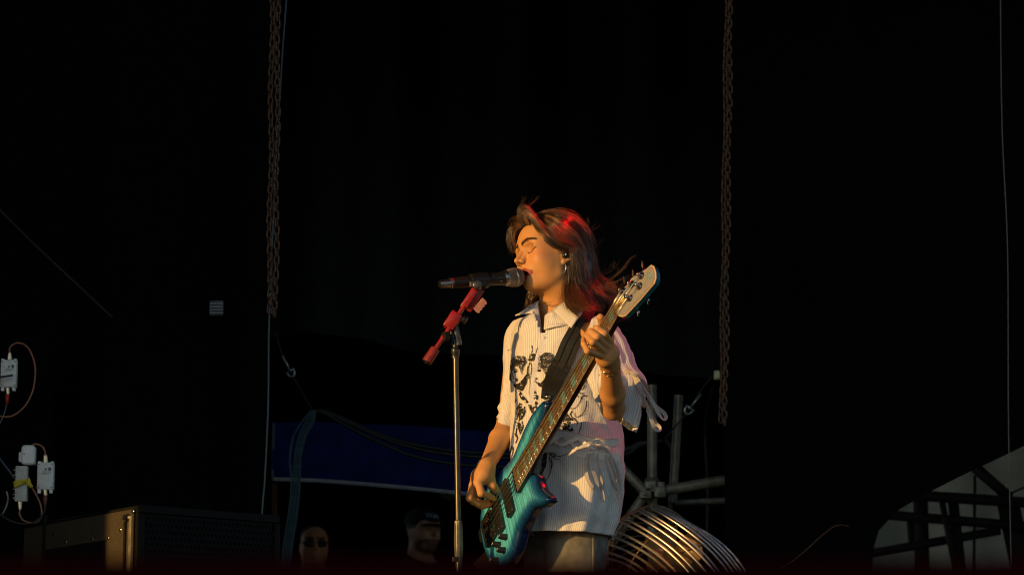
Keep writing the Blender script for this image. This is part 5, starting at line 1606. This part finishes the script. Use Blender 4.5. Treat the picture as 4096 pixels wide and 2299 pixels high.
# ================================================================== loudspeaker at the left
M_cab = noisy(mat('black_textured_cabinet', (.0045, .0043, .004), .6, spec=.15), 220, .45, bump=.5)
M_grille = noisy(mat('black_perforated_steel', (.004, .004, .0045), .6, spec=.1), 40, .3)
k0, k1, k2 = PY(548, 2020, 9.40), PY(1118, 2056, 9.73), PY(312, 2104, 10.13)
zt_ = .985
k0[2] = k1[2] = k2[2] = zt_
spk = empty('loudspeaker', np.array([k0[0], k0[1], 0]), 'black stage loudspeaker cabinet with perforated front grille, sun on its side', 'loudspeaker')
ex = norm(k1 - k0); wx = float(np.linalg.norm(k1 - k0)); ey = norm(np.cross((0, 0, 1), ex)); wy = float(np.linalg.norm(k2 - k0))
ez = np.array([0, 0, 1.0])
MB().rbox(k0 + ex * (wx / 2 + .002) + ey * wy / 2 - ez * (zt_ / 2 - .001), (wx - .004, wy, zt_ - .004), (ex, ey, ez), .008).build('cabinet', M_cab, spk, sharp=40)
M_cabside = noisy(mat('cabinet_side_lightened', (.052, .043, .028), .6, spec=.2), 260, .5, bump=.6)  # cabinet colour lightened; brightness of the sun strip put into the side
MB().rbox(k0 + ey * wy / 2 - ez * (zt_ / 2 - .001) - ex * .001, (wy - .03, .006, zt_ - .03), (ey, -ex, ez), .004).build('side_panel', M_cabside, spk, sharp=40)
gm = MB()
hx, hz = .016, .021
nx_, nz_ = int((wx - .06) / hx), int(.62 / hz)
# grille sheet: raised strips between rows of slots, real holes
g0 = k0 + ex * .03 - ez * .035 - ey * .012
for j in range(nz_ + 1):
    gm.box(g0 + ex * (nx_ * hx / 2) - ez * (j * hz), (nx_ * hx, .002, hz * .42), (ex, ey, ez))
for j in range(nz_):
    for i in range(nx_ + 1):
        o_ = .5 * hx if j % 2 else 0
        gm.box(g0 + ex * (i * hx + o_) - ez * ((j + .5) * hz), (hx * .45, .0019, hz * .60), (ex, ey, ez))
gm.build('grille', M_grille, spk, smooth=False, kind='stuff')
MB().rbox(k0 + ex * wx / 2 - ez * .014 - ey * .008, (wx - .01, .014, .026), (ex, ey, ez), .004).build('grille_frame', M_cab, spk, sharp=40)
for s_ in (.014, wx - .014):
    MB().rbox(k0 + ex * s_ - ez * (zt_ / 2) - ey * .008, (.022, .014, zt_ - .06), (ex, ey, ez), .004).build('grille_frame', M_cab, spk, sharp=40)
# side panel: rigging plate, bolts, handle recess edge
sx = -ex
def side(y, z, out): return k0 + ey * y + np.array([0, 0, -z]) + sx * out
MB().rbox(side(.035, .16, .004), (.018, .004, .25), (ey, sx, ez), .003).build('rigging_track', M_galv, spk, sharp=40)
MB().rbox(side(.062, .16, .006), (.012, .010, .22), (ey, sx, ez), .003).build('rigging_bar', M_cab, spk, sharp=40)
for z in (.04, .255):
    MB().lathe(side(.05, z, .0), sx, [(0, .015), (.006, .015), (.010, .009), (.020, .009), (.021, .003)], 12).build('rigging_pin', M_black, spk, sharp=40)
for y, z in ((.10, .075), (.18, .095), (.29, .09), (.47, .085), (.02, .33), (.02, .022), (.56, .05)):
    MB().lathe(side(y, z, 0), sx, [(0, .0085), (.003, .0085), (.005, .005), (.0055, .002)], 12).build('bolt', M_steel, spk)
MB().rbox(side(.40, .30, .003), (.42, .006, .40), (ey, sx, ez), .05, 5).build('side_plate', M_cab, spk, sharp=40)
MB().rbox(side(.62, .16, .005), (.015, .012, .36), (ey, sx, ez), .003).build('rigging_bar', M_cab, spk, sharp=40)

# ================================================================== radio boxes at the far left
def zb(x, y): return .6906 * x, 1300 + .6906 * y
YB = 10.08
M_box = noisy(mat('pale_grey_casting', (.76, .75, .70), .55), 60, .12)
M_box2 = noisy(mat('grey_casting', (.55, .54, .48), .55), 60, .15)
M_conn = mat('brass_nickel_connector', (.62, .50, .36), .3, 1.0)
M_mark = mat('dark_grey_print', (.10, .10, .10), .7)
M_copper = noisy(mat('orange_brown_coax', (.36, .13, .06), .5), 80, .2)
SC = YB / FPX * 1.017
brd = empty('mounting_board', np.array([xat(100, 2299, 10.2), 10.2, 0]), 'black board on the left that carries the pale radio boxes', 'board')
MB().box((xat(70, 2000, 10.2), 10.2, .85), (.24, .03, 1.7)).build('panel', M_drape, brd, smooth=False)
def zbox(name, x0, y0, x1, y1, label, m=M_box, depth=.03, marks=True, feet=True, studs=False, r=.003):
    p0, p1 = zb(x0, y0), zb(x1, y1)
    c = PY((p0[0] + p1[0]) / 2, (p0[1] + p1[1]) / 2, YB)
    w, h_ = (p1[0] - p0[0]) * SC, (p1[1] - p0[1]) * SC
    root = empty(name, c, label, 'radio box', 'pale radio boxes')
    MB().rbox(c, (w, h_, depth), (RIGHT, ez, np.array([0, -1.0, 0])), r, 3).build('housing', m, root, sharp=40)
    MB().rbox(c + np.array([0, depth * .5 + .012, 0]), (w * .8, h_ * .9, .03), (RIGHT, ez, np.array([0, -1.0, 0])), .002).build('back_plate', m, root, sharp=40)
    f = lambda u, v, d=0: c + RIGHT * (u * w / 2) + ez * (v * h_ / 2) + np.array([0, -depth / 2 - d, 0])
    if feet:
        for u in (-.72, .72): MB().rbox(f(u, -1.13) + np.array([0, .01, 0]), (w * .2, h_ * .14, .012), (RIGHT, ez, np.array([0, -1.0, 0])), .001).build('foot', m, root, sharp=40)
        for u in (-.8, .8): MB().rbox(f(u, 1.03) + np.array([0, .01, 0]), (w * .18, h_ * .06, .012), (RIGHT, ez, np.array([0, -1.0, 0])), .001).build('lug', m, root, sharp=40)
        for u, v in ((-.82, .86), (.82, .86), (-.82, -.86), (.82, -.86)):
            MB().lathe(f(u, v), (0, -1, 0), [(0, .0022), (.001, .0022), (.0014, .0012)], 8).build('screw', M_black, root)
    if marks:
        t = MB(); A3 = (RIGHT, ez, np.array([0, -1.0, 0]))
        a_, b_, d_ = f(-.12, .55, .0006), f(.18, .55, .0006), f(.03, .33, .0006)
        t.add([a_, b_, d_], [(0, 2, 1)])
        t.box(f(.52, .5, .0005), (w * .17, h_ * .11, .0006), A3)
        t.box(f(.15, .30, .0005), (w * .5, h_ * .018, .0006), A3); t.box(f(.1, .22, .0005), (w * .4, h_ * .012, .0006), A3)
        t.box(f(.1, .13, .0005), (w * .42, h_ * .012, .0006), A3); t.box(f(-.45, .18, .0005), (w * .07, h_ * .03, .0006), A3); t.box(f(.72, .18, .0005), (w * .07, h_ * .03, .0006), A3)
        t.build('printed_marks', M_mark, root, smooth=False)
    if studs:
        for v in (.8, .5, .05, -.3, -.6, -.8):
            MB().lathe(f(-1, v) + np.array([0, .012, 0]), -RIGHT, [(0, .003), (.008, .003), (.009, .002)], 8).build('stud', M_conn, root)
    return root, f
bxA, fA = zbox('radio_box', 8, 203, 98, 362, 'upper pale grey radio box with a copper coloured cable loop, at the left edge')
bxB, fB = zbox('radio_box', 220, 797, 312, 952, 'lower right pale grey radio box with a brown plug boot')
bxD, fD = zbox('splitter_box', 92, 818, 160, 1020, 'narrow grey splitter box with studs and yellow tape', M_box2, marks=False, feet=False, studs=True)
bxC, fC = zbox('antenna_box', 127, 697, 206, 808, 'small smooth white antenna box above the narrow splitter box', noisy(mat('white_plastic', (.84, .82, .77), .45), 60, .06), .035, False, False, r=.012)
MB().rbox(fC(-.55, .05, .0005), (.006, .0035, .0008), (RIGHT, ez, np.array([0, -1.0, 0])), .0005).build('printed_mark', M_mark, bxC)
MB().rbox(fC(-.98, -.2) + np.array([0, .02, 0]), (.02, .035, .02), (RIGHT, ez, np.array([0, -1.0, 0])), .004).build('bracket', M_box, bxC, sharp=40)
def conn(root, x, y0, y1):
    a, b = PY(*zb(x, y0), YB), PY(*zb(x, y1), YB); L = float(np.linalg.norm(b - a))
    MB().lathe(a, b - a, [(0, .006), (L * .25, .006), (L * .26, .0085), (L * .7, .0085), (L * .72, .010), (L, .010)], 12).build('connector', M_conn, root, sharp=40)
conn(bxA, 55, 160, 200); conn(bxA, 45, 402, 364); conn(bxB, 263, 750, 795); conn(bxB, 263, 990, 953); conn(bxD, 115, 1066, 1021)
for root, x, y0, y1, m in ((bxA, 42, 400, 456, mat('red_boot', (.55, .03, .02), .5)), (bxB, 263, 985, 1042, mat('brown_boot', (.22, .08, .04), .6))):
    a, b = PY(*zb(x, y0), YB), PY(*zb(x - 2, y1), YB); L = float(np.linalg.norm(b - a))
    MB().lathe(a, b - a, [(0, .0075), (L * .5, .0065), (L, .0040)], 12).build('cable_boot', m, root)
mb = MB()
for j, (x0, y0, x1, y1) in enumerate(((82, 935, 150, 905), (80, 915, 165, 898), (150, 905, 185, 938), (160, 885, 172, 920))):
    ribbon(mb, [PY(*zb(x0, y0), YB - .021 - .001 * j), PY(*zb((x0 + x1) / 2, (y0 + y1) / 2 - 4), YB - .025 - .001 * j), PY(*zb(x1, y1), YB - .021 - .001 * j)], .012, nseg=10)
mb.build('yellow_tape', mat('yellow_tape', (.62, .48, .03), .6), bxD)
def zcable(pts, r, m, label, d=-.01):
    P = catmull([PY(*zb(x, y), YB + d) for x, y in pts], 60)
    MB().tube(P, r, 7).build('coax_cable', m, label=label, cat='cable')
zcable([(55, 158), (60, 125), (100, 103), (145, 115), (180, 160), (203, 235), (202, 310), (188, 385), (150, 460), (95, 512), (45, 530), (-30, 522)], .0030, M_copper, 'orange brown cable looping around the upper radio box')
zcable([(188, 692), (215, 688), (245, 702), (260, 730), (263, 752)], .0030, M_copper, 'short reddish cable arching onto the lower right radio box')
zcable([(115, 1066), (114, 1095), (135, 1128), (175, 1142), (215, 1138), (240, 1105), (238, 1050), (215, 990), (182, 935)], .0030, M_copper, 'orange brown cable looping below the splitter box')
zcable([(263, 1042), (255, 1080), (225, 1120), (180, 1145), (120, 1148), (60, 1130), (-20, 1080)], .0028, M_cable, 'black cable sagging from the brown boot to the left edge', -.02)
zcable([(38, 456), (28, 500), (12, 540), (-10, 590)], .0022, mat('grey_coax', (.12, .13, .13), .5), 'thin grey cable from the red boot to the left edge')
zcable([(-20, 304), (25, 297), (55, 292), (75, 289)], .0040, M_cable, 'short black cable crossing the upper radio box', -.045)
zcable([(-20, 745), (20, 800), (55, 845), (82, 886)], .0030, M_bluec, 'blue grey cable slanting in to the splitter box')
zcable([(38, 962), (46, 1000), (38, 1045), (15, 1092)], .0030, noisy(mat('worn_grey_cable', (.25, .26, .27), .5), 30, .8), 'short worn grey cable left of the splitter box')
# small slatted plate on the left curtain, pale colour standing for a reflection
pl_ = empty('slatted_plate', PY(866, 1232, 10.25), 'small pale slatted plate on the left curtain', 'plate')
MB().rbox(PY(866, 1232, 10.28), (.050, .055, .008), (RIGHT, ez, np.array([0, -1.0, 0])), .004).build('plate', noisy(mat('pale_plate', (.06, .065, .075), .6), 30, .4), pl_, sharp=40)
for k in range(4):
    MB().box(PY(866, 1215 + 12 * k, 10.27), (.046, .006, .006)).build('slat', noisy(mat('plate_slat', (.13, .14, .17), .5), 60, .4) if k == 0 else bpy.data.materials['plate_slat'], pl_, smooth=False)

# ================================================================== caged fan, lower right
M_wire = noisy(mat('chromed_guard_wire', (.60, .60, .60), .30, .8), 90, .2)
M_wire2 = noisy(mat('brown_rusty_guard_ring', (.20, .11, .05), .5, .6), 60, .4)
fan = empty('stage_fan', PY(2700, 2299, 9.0) * np.array([1, 1, 0]), 'round stage fan with a chromed wire guard, beside the singer\'s jeans', 'fan')
S_ = catmull([(2440, 2290, 8.98), (2430, 2240, 8.97), (2431, 2195, 8.96), (2444, 2150, 8.95), (2466, 2105, 8.94), (2492, 2070, 8.94), (2532, 2050, 8.96), (2562, 2034, 8.99), (2596, 2022, 9.03), (2630, 2022, 9.07), (2672, 2036, 9.11), (2720, 2062, 9.15)], 200)
E_ = catmull([(2560, 2420, 8.72), (2620, 2410, 8.71), (2680, 2400, 8.71), (2740, 2390, 8.72), (2790, 2380, 8.74), (2840, 2372, 8.78), (2880, 2362, 8.82), (2915, 2350, 8.86), (2945, 2340, 8.91), (2970, 2325, 8.96), (2985, 2315, 9.0), (2996, 2310, 9.05)], 200)
def fan_pt(u, t, bulge=1.0):
    s_, e_ = S_[int(u * 199)], E_[int(u * 199)]
    # leaves the rim flat, then bends over towards the hub
    k1_ = s_ + np.array([ (70 - 30 * u), 12 + 34 * u, -.07])
    k2_ = s_ * .45 + e_ * .55 + np.array([44 + 10 * u, -52, -.06])
    a_, b_, c_, d_ = (1 - t) ** 3, 3 * t * (1 - t) ** 2, 3 * t * t * (1 - t), t ** 3
    p = s_ * a_ + k1_ * b_ + k2_ * c_ + e_ * d_
    return PY(*p)
NW = 16
for k in range(NW):
    u = min(.995, max(.004, (k + .5 + rng.uniform(-.22, .22)) / NW))
    MB().tube([fan_pt(u, t) for t in np.linspace(0, 1, 22)], .0040, 7).build('guard_wire', M_wire, fan)
MB().tube([PY(*q) for q in S_[::5]], .0048, 8).build('guard_ring', M_wire2, fan)
MB().tube([PY(q[0] + 18, q[1] + 10, q[2] + .02) for q in S_[::5]], .0036, 7).build('guard_ring', M_wire2, fan)
MB().tube([fan_pt(u, .42) + np.array([0, .006, 0]) for u in np.linspace(0, 1, 40)], .0030, 6).build('guard_ring', M_wire2, fan)
MB().tube([fan_pt(u, .66) + np.array([0, .006, 0]) for u in np.linspace(0, 1, 40)], .0030, 6).build('guard_ring', M_wire2, fan)
# rear guard wires
for k in range(12):
    u = k / 12
    s_ = S_[int(u * 199)]
    a_ = PY(*s_); b_ = PY(2700, 2230, 9.30); c_ = (a_ + b_) / 2 + np.array([.02, .08, .05])
    MB().tube(catmull([a_, c_, b_], 12), .0026, 6).build('rear_guard_wire', M_wire2, fan)
hubc = PY(2690, 2290, 9.06); hax = norm(np.array([-.62, -.62, .48]))
MB().lathe(hubc - hax * .10, hax, [(0, .03), (.01, .075), (.12, .080), (.14, .06), (.17, .05), (.175, .01)], 28).build('motor', noisy(mat('tan_motor_housing', (.34, .20, .07), .45), 30, .25), fan, sharp=40)
hu_ = norm(np.cross(hax, (0, 0, 1))); hw_ = np.cross(hax, hu_)
for k in range(4):
    t0 = k * math.pi / 2 + .5
    V = []
    for r_, w0, tw in ((.045, .03, .7), (.08, .05, .55), (.115, .06, .42), (.145, .05, .32)):
        rd = hu_ * math.cos(t0) + hw_ * math.sin(t0); tg_ = -hu_ * math.sin(t0) + hw_ * math.cos(t0)
        for s_ in (-1, 1):
            V.append(hubc + hax * (.05 + s_ * w0 * math.sin(tw) * .6) + rd * r_ + tg_ * s_ * w0 * math.cos(tw))
    b = MB().add(V, [(0, 2, 3, 1), (2, 4, 5, 3), (4, 6, 7, 5)]).build('blade', bpy.data.materials.get('tan_blade') or noisy(mat('tan_blade', (.30, .19, .08), .4), 30, .2), fan)
    q = b.modifiers.new('thickness', 'SOLIDIFY'); q.thickness = .003
MB().rbox(PY(2632, 2210, 8.86), (.035, .01, .022), None, .003).build('name_plate', noisy(mat('copper_plate', (.35, .15, .08), .5), 60, .3), fan)
fb_ = np.array([hubc[0], hubc[1], 0])
MB().tube([hubc - hax * .06, hubc * (1, 1, .5) + np.array([0, .02, 0]), fb_ + np.array([0, 0, .02])], .02, 12).build('post', M_blackwall, fan)
MB().lathe(fb_ + np.array([0, 0, .001]), (0, 0, 1), [(0, .2), (.02, .2), (.03, .05)], 28).build('base', M_blackwall, fan)

# ================================================================== two people behind the stage
def bystander(name, ear_mid, yaw, scale, label, skin, beard=False, height_z=0.0, hsk=None):
    psi = math.radians(yaw)
    f_ = np.array([math.sin(psi), -math.cos(psi), 0]); s_ = np.array([math.cos(psi), math.sin(psi), 0]); u_ = np.array([0, 0, 1.0])
    M_ = np.stack([f_, u_, s_])
    to_ = lambda P: (P - ear_mid) @ M_.T * 1000 / scale
    fr_ = lambda L: ear_mid + (np.asarray(L, float) * scale / 1000) @ M_
    S = Sdf(); head_items(S, to_, fr_, False, scale)
    nb = fr_((-22, -150, 0))
    S.ball_chain([fr_((-16, -30, 0)), fr_((-20, -90, 0)), nb], [.058, .056, .062], .02)
    for sd in (-1, 1):
        sh = nb + s_ * sd * .19 - u_ * .06; el = sh + s_ * sd * .06 - u_ * .30; wr = el + f_ * .06 - u_ * .25
        S.ball_chain([nb - u_ * .04, sh], [.07, .062], .06); S.ball_chain([sh, el, wr, wr - u_ * .09], [.055, .045, .032, .03], .03)
        hp = nb - u_ * .58 + s_ * sd * .09
        ft = np.array([hp[0], hp[1], .06]); S.ball_chain([hp, (hp + ft) / 2 + f_ * .01, ft, ft + f_ * .14 - u_ * .01], [.095, .065, .045, .04], .05)
    S.ball_chain([nb - u_ * .16, nb - u_ * .38, nb - u_ * .55], [.135, .13, .135], .08)
    root = empty(name, np.array([nb[0], nb[1], 0]), label, 'person')
    V, F = surface_nets(S, np.array([nb[0] - .42, nb[1] - .34, .003]), np.array([nb[0] + .42, nb[1] + .34, ear_mid[2] + .2]), .0075)
    # finer head
    C = np.tile(np.array(skin), (len(V), 1)); L = to_(V)
    cloth = V[:, 2] < nb[2] + .030 - .05 * np.clip(L[:, 0] / 90, -1, 1)
    La = L.copy(); La[:, 2] = np.abs(La[:, 2])
    if beard:
        w = np.clip(1.2 - np.abs(s_ell(La, (52, -62, 0), (46, 38, 62))) / 22, 0, 1) * (La[:, 1] < -34 + np.clip((60 - La[:, 0]) * .5, 0, 40)) * (La[:, 0] > 8)
        w = np.clip(w, 0, 1) * .8
        w *= ~((np.abs(La[:, 1] + 50) < 6) & (La[:, 2] < 22) & (La[:, 0] > 80))
        C = C * (1 - w[:, None]) + np.array((.035, .022, .016)) * w[:, None]
        lipw = (np.abs(La[:, 1] + 50) < 6) & (La[:, 2] < 22) & (La[:, 0] > 82)
        C[lipw] = (.30, .12, .10)
    brow = (np.abs(La[:, 1] - 38) < 5) & (La[:, 2] > 8) & (La[:, 2] < 50) & (La[:, 0] > 55)
    C[brow] = (.03, .018, .012)
    eye = gauss(La, (86, 15, 32), (14, 7, 15)); C = C * (1 - .65 * eye[:, None]) + np.array((.05, .03, .02)) * .65 * eye[:, None]
    hairm = (L[:, 1] > 20) & (L[:, 0] < 55 + (L[:, 1] - 40) * .2) & (L[:, 0] - .8 * L[:, 1] < 12)
    C[hairm] = (.020, .014, .010)
    C[cloth] = (.012, .012, .014)
    o = mesh_obj('body', V, F, M_skin2, root); set_color(o, C)
    return root, to_, fr_, M_
M_skin2 = col_attr(mat('bystander_skin', (.4, .25, .18), .55, spec=.3))  # skin tone comes from the vertex colours
pa, to_a, fr_a, Ma = bystander('person', PY(1688, 2133, 15.25), 42, 1.05, 'bearded man in a black lettered cap standing behind the mic stand', (.75, .42, .28), True)
# cap with brim and lettering
M_cap = noisy(mat('black_cap_cotton', (.010, .010, .011), .85), 120, .3)
cp = Sdf()
def capf(L):
    d = s_ell(L, (-2, 62, 0), (98, 72, 82)) / 1000
    return np.maximum(d, (40 - .10 * L[:, 0] - L[:, 1]) / 1000)
cp.add('+', .004, capf, fr_a((0, 62, 0)), .12, to_a)
def brimf(L):
    q = np.stack([L[:, 0] - 92, (L[:, 1] - 37 + .0016 * L[:, 2] ** 2 + .10 * (L[:, 0] - 92)) * 1.0, L[:, 2]], 1)
    return s_ell(q, (0, 0, 0), (66, 6.5, 74)) / 1000
cp.add('+', .006, brimf, fr_a((110, 42, 0)), .11, to_a)
v, f = surface_nets(cp, fr_a((0, 60, 0)) - .2, fr_a((0, 60, 0)) + .2, .005)
cap_o = mesh_obj('cap', v, f, M_cap, pa)
def text_mesh(txt, size, place, m, parent, name):
    cu = bpy.data.curves.new('tmp', 'FONT'); cu.body = txt; cu.size = size; cu.align_x = 'CENTER'; cu.shear = .15; cu.offset = .0006
    to = bpy.data.objects.new('tmp', cu); COL.objects.link(to)
    dg = bpy.context.evaluated_depsgraph_get()
    me = bpy.data.meshes.new_from_object(to.evaluated_get(dg))
    V = np.array([v_.co[:] for v_ in me.vertices]); F = [tuple(p.vertices) for p in me.polygons]
    bpy.data.objects.remove(to)
    return mesh_obj(name, np.array([place(x, y) for x, y, _ in V]), F, m, parent, smooth=False)
def cap_place(x, y):
    ang = x / .095
    L = np.array([(-2 + 0) + 96 * math.cos(ang), 72 + y * 1000 / 1.05, 96 * math.sin(ang) * .9])
    ctr = np.array([-2, 62, 0]); d = L - ctr; q = d / np.array((98, 72, 82)); L = ctr + d / np.linalg.norm(q) * 1.018
    return fr_a(L)
text_mesh('Warin', .042, cap_place, mat('white_embroidery', (.55, .60, .68), .8), cap_o, 'lettering')

pb_, to_b, fr_b, Mb_ = bystander('person', PY(1256, 2188, 15.3), 8, 1.03, 'person in dark sunglasses low behind the loudspeaker\'s right end', (.72, .34, .18))
M_lens = mat('dark_lens', (.008, .008, .009), .35, spec=.15)
gl = None
for sd in (-1, 1):
    rg = []
    c = np.array((92.0, 13, 31 * sd))
    t = np.arange(18) / 18 * 2 * math.pi
    pts = [fr_b(c + np.array((-.006 * ((math.cos(a) * 27) ** 2), math.sin(a) * 19 - 2, math.cos(a) * 27))) for a in t]
    mb = MB(); mb.add([fr_b(c + np.array((2.5, -2, 0)))] + pts, [(0, k + 1, (k + 1) % 18 + 1) for k in range(18)])
    l = mb.build('sunglass_lens', M_lens, pb_)
    MB().tube(pts, .0018, 5, closed=True).build('lens_rim', M_black, l)
    MB().tube([fr_b((88, 20, 57 * sd)), fr_b((40, 20, 74 * sd)), fr_b((-4, 14, 76 * sd))], .0022, 5).build('temple_arm', M_black, pb_)
MB().tube([fr_b((95, 18, -8)), fr_b((97, 20, 0)), fr_b((95, 18, 8))], .002, 5).build('bridge', M_black, pb_)

# ================================================================== red stage lamps hanging above the picture
M_lampb = noisy(mat('black_lamp_housing', (.015, .015, .015), .5), 40, .3)
tr = empty('lighting_bar', (0, 9.3, 4.6), 'black bar above the stage that carries the red lamps', 'bar')
MB().tube([(-6, 9.3, 4.75), (6, 9.3, 4.75)], .025, 12).build('pipe', M_lampb, tr)
for x in (-5.5, 0, 5.5):
    MB().tube([(x, 9.3, 4.75), (x, 9.3, 8.5)], .006, 6).build('hanger', M_lampb, tr)
def stage_lamp(loc, aim, watts, label, cone=34):
    loc = np.array(loc, float); d = norm(np.array(aim, float) - loc)
    r = empty('stage_lamp', loc, label, 'lamp', 'red stage lamps')
    MB().lathe(loc - d * .22, d, [(0, .05), (.02, .09), (.20, .10), (.26, .115), (.30, .115), (.301, .10), (.24, .09)], 24, cap=False).build('housing', M_lampb, r, sharp=40)
    m = bpy.data.materials.get('red_lens')
    if m is None:
        m = mat('red_lens', (.3, .0, .0), .3); b = m.node_tree.nodes['Principled BSDF']; b.inputs['Emission Color'].default_value = (1, .01, .02, 1); b.inputs['Emission Strength'].default_value = 6
    MB().lathe(loc + d * .0, d, [(0, .088), (.002, .088)], 24).build('lens', m, r)
    MB().tube([loc - d * .1 + np.array([.11, 0, 0]), loc - d * .1 + np.array([.11, 0, .22]), loc - d * .1 + np.array([-.11, 0, .22]), loc - d * .1 + np.array([-.11, 0, 0])], .008, 8).build('yoke', M_lampb, r)
    ld = bpy.data.lights.new('red_beam', 'SPOT'); ld.energy = watts; ld.color = (1, .002, .006); ld.spot_size = math.radians(cone); ld.spot_blend = .5; ld.shadow_soft_size = .09
    lo_ = bpy.data.objects.new('red_beam', ld); COL.objects.link(lo_); lo_.parent = r
    lo_.location = [float(q) for q in d * .06]
    lo_.rotation_euler = Vector([float(-q) for q in d]).to_track_quat('Z', 'Y').to_euler()
stage_lamp((1.9, 9.3, 4.45), (.22, 7.95, 1.25), 210, 'red stage lamp hanging from the overhead bar')
